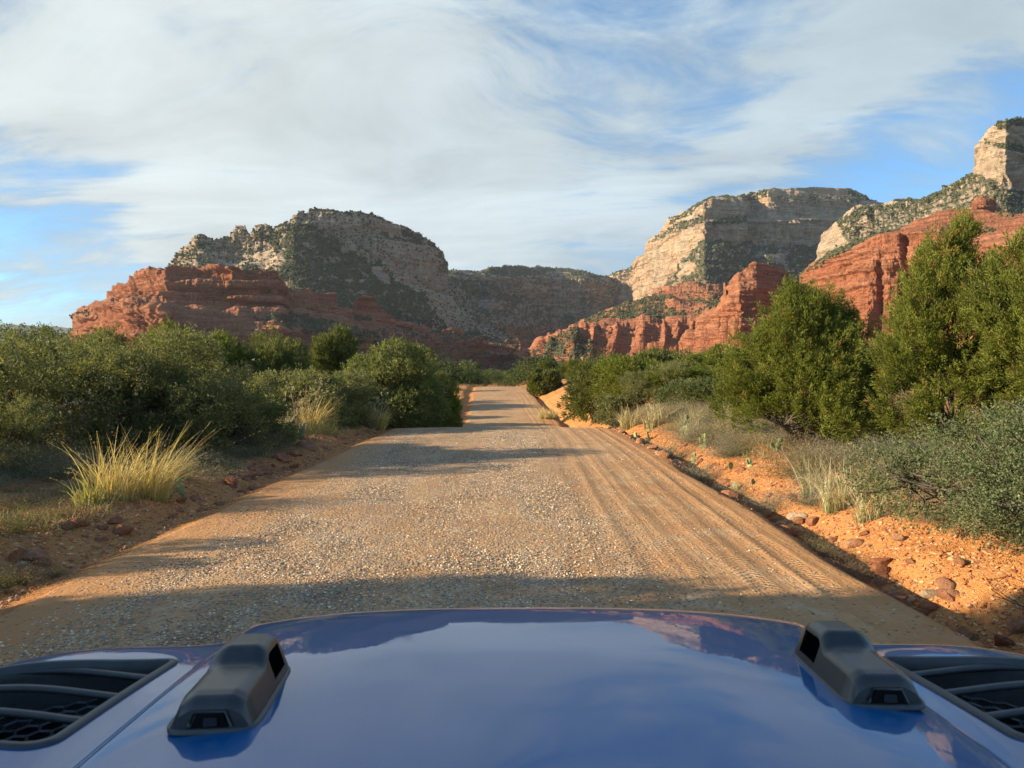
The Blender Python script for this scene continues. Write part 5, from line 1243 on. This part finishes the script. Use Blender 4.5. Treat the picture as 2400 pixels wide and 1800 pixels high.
# nose: front panel and fender sides
nx = len(hx_); prof = [(0, 0), (.02, -.03), (.035, -.08), (.045, -.18), (.05, -.45), (.03, -.62)]
nose = np.stack([np.stack([hx_, front(hx_) + a, HZ[-1] + c], -1) for a, c in prof])
carpart('nose_panel', nose.reshape(-1, 3), grid_faces(len(prof), nx), M_paint, smooth=True)
for s in (-1, 1):
    e = HX[:, 0 if s < 0 else -1]; yy = HY[:, 0 if s < 0 else -1]; z0 = HZ[:, 0 if s < 0 else -1]
    pr = [(0, 0), (.015, -.06), (.02, -.2), (.0, -.38)]
    sd_ = np.stack([np.stack([e + s * a, yy, z0 + c], -1) for a, c in pr])
    carpart('fender_side', sd_.reshape(-1, 3), grid_faces(len(pr), len(yy)) if s < 0 else grid_faces(len(pr), len(yy))[:, ::-1], M_paint, smooth=True)
    # vent: grey frame swept round the opening, recess, three slats, hexagon mesh
    Pl = np.array(ventP) * [s, 1]
    # resample the outline
    q = np.concatenate([Pl, Pl[:1]]); sl_ = np.concatenate([[0], np.cumsum(np.linalg.norm(np.diff(q, axis=0), axis=1))]); tt = np.linspace(0, sl_[-1], 160, endpoint=False)
    R = np.stack([np.interp(tt, sl_, q[:, 0]), np.interp(tt, sl_, q[:, 1])], -1)
    for _ in range(3): R = (np.roll(R, 1, 0) + R * 2 + np.roll(R, -1, 0)) / 4
    tg = np.roll(R, -1, 0) - np.roll(R, 1, 0); tg /= np.linalg.norm(tg, axis=1)[:, None]; nn = np.stack([tg[:, 1], -tg[:, 0]], -1) * s   # outward
    secs = [(.009, -.004), (.008, .003), (.003, .0055), (-.006, .005), (-.011, .000), (-.014, -.02), (-.015, -.13)]
    ring = []
    for a, h in secs:
        p2 = R + nn * a; ring.append(np.concatenate([p2, (hood_z(p2[:, 0], p2[:, 1]) + h)[:, None]], 1))
    ring = np.stack(ring); nrg, ncg = ring.shape[:2]
    f = []
    for r0 in range(nrg - 1):
        i = np.arange(ncg); f.append(np.stack([r0 * ncg + i, r0 * ncg + (i + 1) % ncg, (r0 + 1) * ncg + (i + 1) % ncg, (r0 + 1) * ncg + i], -1))
    fr = carpart('vent_frame', ring.reshape(-1, 3), np.concatenate(f), M_trim, smooth=True)
    # recess floor
    fl = np.concatenate([R - nn * .015, np.full((len(R), 1), 1.100)], 1) - [0, 1, 0]
    ctr = fl.mean(0, keepdims=True); ff = np.stack([np.arange(ncg), (np.arange(ncg) + 1) % ncg, np.full(ncg, ncg)], -1)
    mk('recess', np.concatenate([fl, ctr]), ff, M_dark, fr)
    # hexagon mesh
    pth = []; hr = .021
    for i in range(-1, 12):
        for j in range(-1, 14):
            cx0 = .715 + i * hr * 1.5; cy0 = 1.07 + (j + .5 * (i % 2)) * hr * 1.732
            for a0 in (0, 60, 120):
                a = math.radians(a0); c2 = math.radians(a0 + 60)
                p1 = (cx0 + hr * math.cos(a), cy0 + hr * math.sin(a)); p2 = (cx0 + hr * math.cos(c2), cy0 + hr * math.sin(c2))
                if inpoly(np.array([p1[0], p2[0]]), np.array([p1[1], p2[1]]), ventP).all():
                    pth.append((np.array([[s * p1[0], p1[1] - 1, 1.128], [s * p2[0], p2[1] - 1, 1.128]]), np.array([.0028, .0028])))
    tv, tf = tubes(pth, 4); mk('mesh_grille', tv, tf, M_plas, fr)
    for k, y0 in enumerate((1.385, 1.285, 1.18)):
        xs = np.linspace(.708, .975, 24); yl = y0 + .012 - .075 * np.clip((xs - .72) / .26, 0, 1) ** 2.2
        sec = [(.007, -.013), (.008, -.008), (.004, -.004), (-.005, -.005), (-.008, -.008), (-.004, -.015), (.004, -.016)]
        G = np.stack([np.stack([s * xs, yl + a, hood_z(xs, yl) + h], -1) for a, h in sec])
        G = np.concatenate([G, G[:1]])
        keep = inpoly(xs, yl, ventP) | (xs < .74) | (xs > .97)
        mk('slat', G.reshape(-1, 3) - [0, 1, 0], grid_faces(len(G), len(xs)), M_trim, fr, smooth=True)

def washer_cover(x, y, rz, inner):
    """black cover: low nose towards us, raised far end with an opening on its inner side"""
    L_, Wd = .248, .118
    st_ = [(0, .026, .92), (.012, .034, .94), (.05, .040, .97), (.12, .043, 1), (.50, .044, 1), (.54, .048, 1), (.62, .064, 1), (.66, .066, 1), (.90, .064, .98), (.97, .054, .95), (1, .010, .90)]
    rows = []
    for t in np.linspace(0, 1, 60):
        h = np.interp(t, [q[0] for q in st_], [q[1] for q in st_]); w = Wd * np.interp(t, [q[0] for q in st_], [q[2] for q in st_]) / 2
        tw = w * (.60 if t < .5 else .60 - .10 * sst(t, .5, .66))
        prof = []
        for u in np.linspace(-1, 1, 41):
            a = abs(u)
            if a > .55: q = (1 - a) / .45; xx = w - (w - tw - .010) * q; zz = (h - .009) * q
            elif a > .42: q = (.55 - a) / .13 * math.pi / 2; xx = tw + .010 - .012 * math.sin(q) * 1.0 - .004 * q; zz = h - .009 + .009 * math.sin(q)
            else: xx = (tw - .010) * a / .42; zz = h
            s2 = 1 if u > 0 else -1
            X_ = s2 * xx
            if False:
                dep = .032 * float(sst(t, .60, .63) * (1 - sst(t, .86, .89)) * sst(a, .60, .66) * (1 - sst(a, .88, .93)))
                X_ -= s2 * dep
            prof.append((X_, t * L_ - L_ / 2, zz + .004))
        rows.append(prof)
    A = np.array(rows)
    z0 = float(hood_z(np.array([x]), np.array([y]))[0]); sl2 = float(hood_z(np.array([x]), np.array([y + .1]))[0] - hood_z(np.array([x]), np.array([y - .1]))[0]) / .2
    M_ = np.array(Euler((math.atan(sl2), 0, rz)).to_matrix())
    def plc(V): return np.asarray(V).reshape(-1, 3) @ M_.T + [x, y, z0 + .001]
    near = np.concatenate([A[0], [[0, -L_ / 2, .006]]]); nf = np.array([[i, i + 1, 41] for i in range(40)])
    Vc = np.concatenate([plc(A), plc(near)])
    gf = grid_faces(60, 41); us = np.linspace(-1, 1, 41)[gf % 41].mean(1); ts2 = np.linspace(0, 1, 60)[gf // 41].mean(1)
    open_ = (us * inner > .60) & (us * inner < .92) & (ts2 > .60) & (ts2 < .885)
    cov = carpart('washer_cover', Vc, [gf[~open_], nf + 60 * 41], M_plas, smooth=True)
    bx = np.array([[a * .045, c, e] for a in (-1, 1) for c in (.05, .112) for e in (.004, .050)]); bx[:, 0] = np.where(bx[:, 2] > .03, bx[:, 0] * .62, bx[:, 0])
    bf = np.array([[0, 1, 3, 2], [0, 4, 5, 1], [2, 3, 7, 6], [1, 5, 7, 3], [0, 2, 6, 4], [4, 6, 7, 5]])
    side = 4 if inner > 0 else 0
    mk('opening', plc(bx * [1, 1, 1]) - [0, 1, 0], np.array([f_ for f_ in bf.tolist() if not all((q >= 4) == (inner > 0) for q in f_)]), M_dark, cov)
    # flange
    ring = []
    for (g, h) in ((.0, .0055), (.006, .005), (.0075, .003), (.0075, -.002)):
        o_ = []
        for k in range(64):
            a = k / 64 * 2 * math.pi; ca, sa2 = math.cos(a), math.sin(a)
            px_ = (Wd / 2 + g) * math.copysign(abs(ca) ** .35, ca); py_ = (L_ / 2 + g) * math.copysign(abs(sa2) ** .25, sa2)
            o_.append((px_ * (1 - .06 * (py_ / L_ + .5)), py_, h))
        ring.append(o_)
    rg = np.array(ring); f = []
    for r0 in range(3):
        i = np.arange(64); f.append(np.stack([r0 * 64 + i, r0 * 64 + (i + 1) % 64, (r0 + 1) * 64 + (i + 1) % 64, (r0 + 1) * 64 + i], -1))
    mk('flange', plc(rg) - [0, 1, 0], np.concatenate(f), M_trim, cov, smooth=True)
    # inner-side opening lined in black, and the spray nozzle in the near end
    def box(cx0, cy0, cz0, sx2, sy2, sz2, tp=1.0):
        v = np.array([[a * sx2 / 2 * (tp if c > 0 else 1), b_ * sy2 / 2, c * sz2 / 2] for a in (-1, 1) for b_ in (-1, 1) for c in (-1, 1)]) + [cx0, cy0, cz0]
        return v, np.array([[0, 1, 3, 2], [4, 6, 7, 5], [0, 4, 5, 1], [2, 3, 7, 6], [0, 2, 6, 4], [1, 5, 7, 3]])
    v, f4 = box(0, -L_ / 2 - .0015, .0165, .050, .006, .020, .70); mk('nozzle_recess', plc(v) - [0, 1, 0], f4, M_dark, cov)
    v, f4 = box(.002, -L_ / 2 - .005, .015, .020, .004, .012, .9); mk('nozzle', plc(v) - [0, 1, 0], f4, M_lens, cov)
    fr_ = tubes([(np.array([[-.030, -L_ / 2 - .004, .006], [-.028, -L_ / 2 - .004, .010], [-.021, -L_ / 2 - .002, .027], [.021, -L_ / 2 - .002, .027], [.028, -L_ / 2 - .004, .010], [.030, -L_ / 2 - .004, .006]]), np.full(6, .0022))], 6)
    mk('nozzle_surround', plc(fr_[0]) - [0, 1, 0], fr_[1], M_plas, cov, smooth=True)
washer_cover(-.470, 1.15, math.radians(4), 1)
washer_cover(.536, 1.235, math.radians(-2), -1)
# wheels and arches
for s in (-1, 1):
    wv = []; k = 40
    for (rr, xx) in ((.24, .13), (.36, .14), (.405, .11), (.41, .0), (.405, -.11), (.36, -.14), (.24, -.13)):
        a = np.arange(k) / k * 2 * np.pi; wv.append(np.stack([np.full(k, s * .88 + xx), 1.12 + rr * np.cos(a), .41 + rr * np.sin(a)], -1))
    wv = np.stack(wv); f = []
    for r0 in range(6):
        i = np.arange(k); f.append(np.stack([r0 * k + i, r0 * k + (i + 1) % k, (r0 + 1) * k + (i + 1) % k, (r0 + 1) * k + i], -1))
    wh = carpart('wheel', wv.reshape(-1, 3), np.concatenate(f), M_tyre, smooth=True)
    a = np.arange(k) / k * 2 * np.pi; rim = [np.stack([np.full(k, s * .88 + s * xx), .12 + rr * np.cos(a), .41 + rr * np.sin(a)], -1) for rr, xx in ((.245, .13), (.22, .09), (.08, .08), (.03, .11))]
    rim = np.concatenate([np.concatenate(rim), [[s * .99, .12, .41]]]); f = []
    for r0 in range(3):
        i = np.arange(k); f.append(np.stack([r0 * k + i, r0 * k + (i + 1) % k, (r0 + 1) * k + (i + 1) % k, (r0 + 1) * k + i], -1))
    mk('rim', rim, [np.concatenate(f), np.stack([120 + np.arange(k), 120 + (np.arange(k) + 1) % k, np.full(k, 160)], -1)], M_rim, wh, smooth=True)
    ar = np.linspace(-.15, math.pi + .15, 30)
    arch = np.stack([np.stack([np.full(30, s * xx), 1.12 + rr * np.cos(ar), .43 + rr * np.sin(ar)], -1) for rr, xx in ((.46, .98), (.47, 1.09), (.53, 1.10), (.56, 1.07), (.56, .98))])
    carpart('wheel_arch', arch.reshape(-1, 3), grid_faces(5, 30), M_plas, smooth=True)
print('done', time.time() - T0)

# ------------------------------------------------------------------ air
m, n = mat('air')
v = n.n('ShaderNodeVolumePrincipled', {'Color': (.82, .88, .95, 1), 'Density': 0.00005, 'Anisotropy': 0.25})
n.nt.links.new(v.outputs[0], n.n('ShaderNodeOutputMaterial').inputs['Volume'])
zs_ = [o_.bound_box[k_][2] + o_.location.z for o_ in S.objects if o_.type == 'MESH' and not o_.parent for k_ in (0, 1, 6)]; zlo, zhi = min(zs_), max(zs_); print('z range', zlo, zhi)
hv = np.array([[a, b_, c] for a in (-12000, 12000) for b_ in (-5000, 15000) for c in (min(-5., zlo) - 1, zhi + 3)], float)
tag(mk('haze', hv, np.array([[0, 1, 3, 2], [4, 6, 7, 5], [0, 4, 5, 1], [2, 3, 7, 6], [0, 2, 6, 4], [1, 5, 7, 3]]), m), 'thin blue haze over the far cliffs', 'haze', kind='stuff')
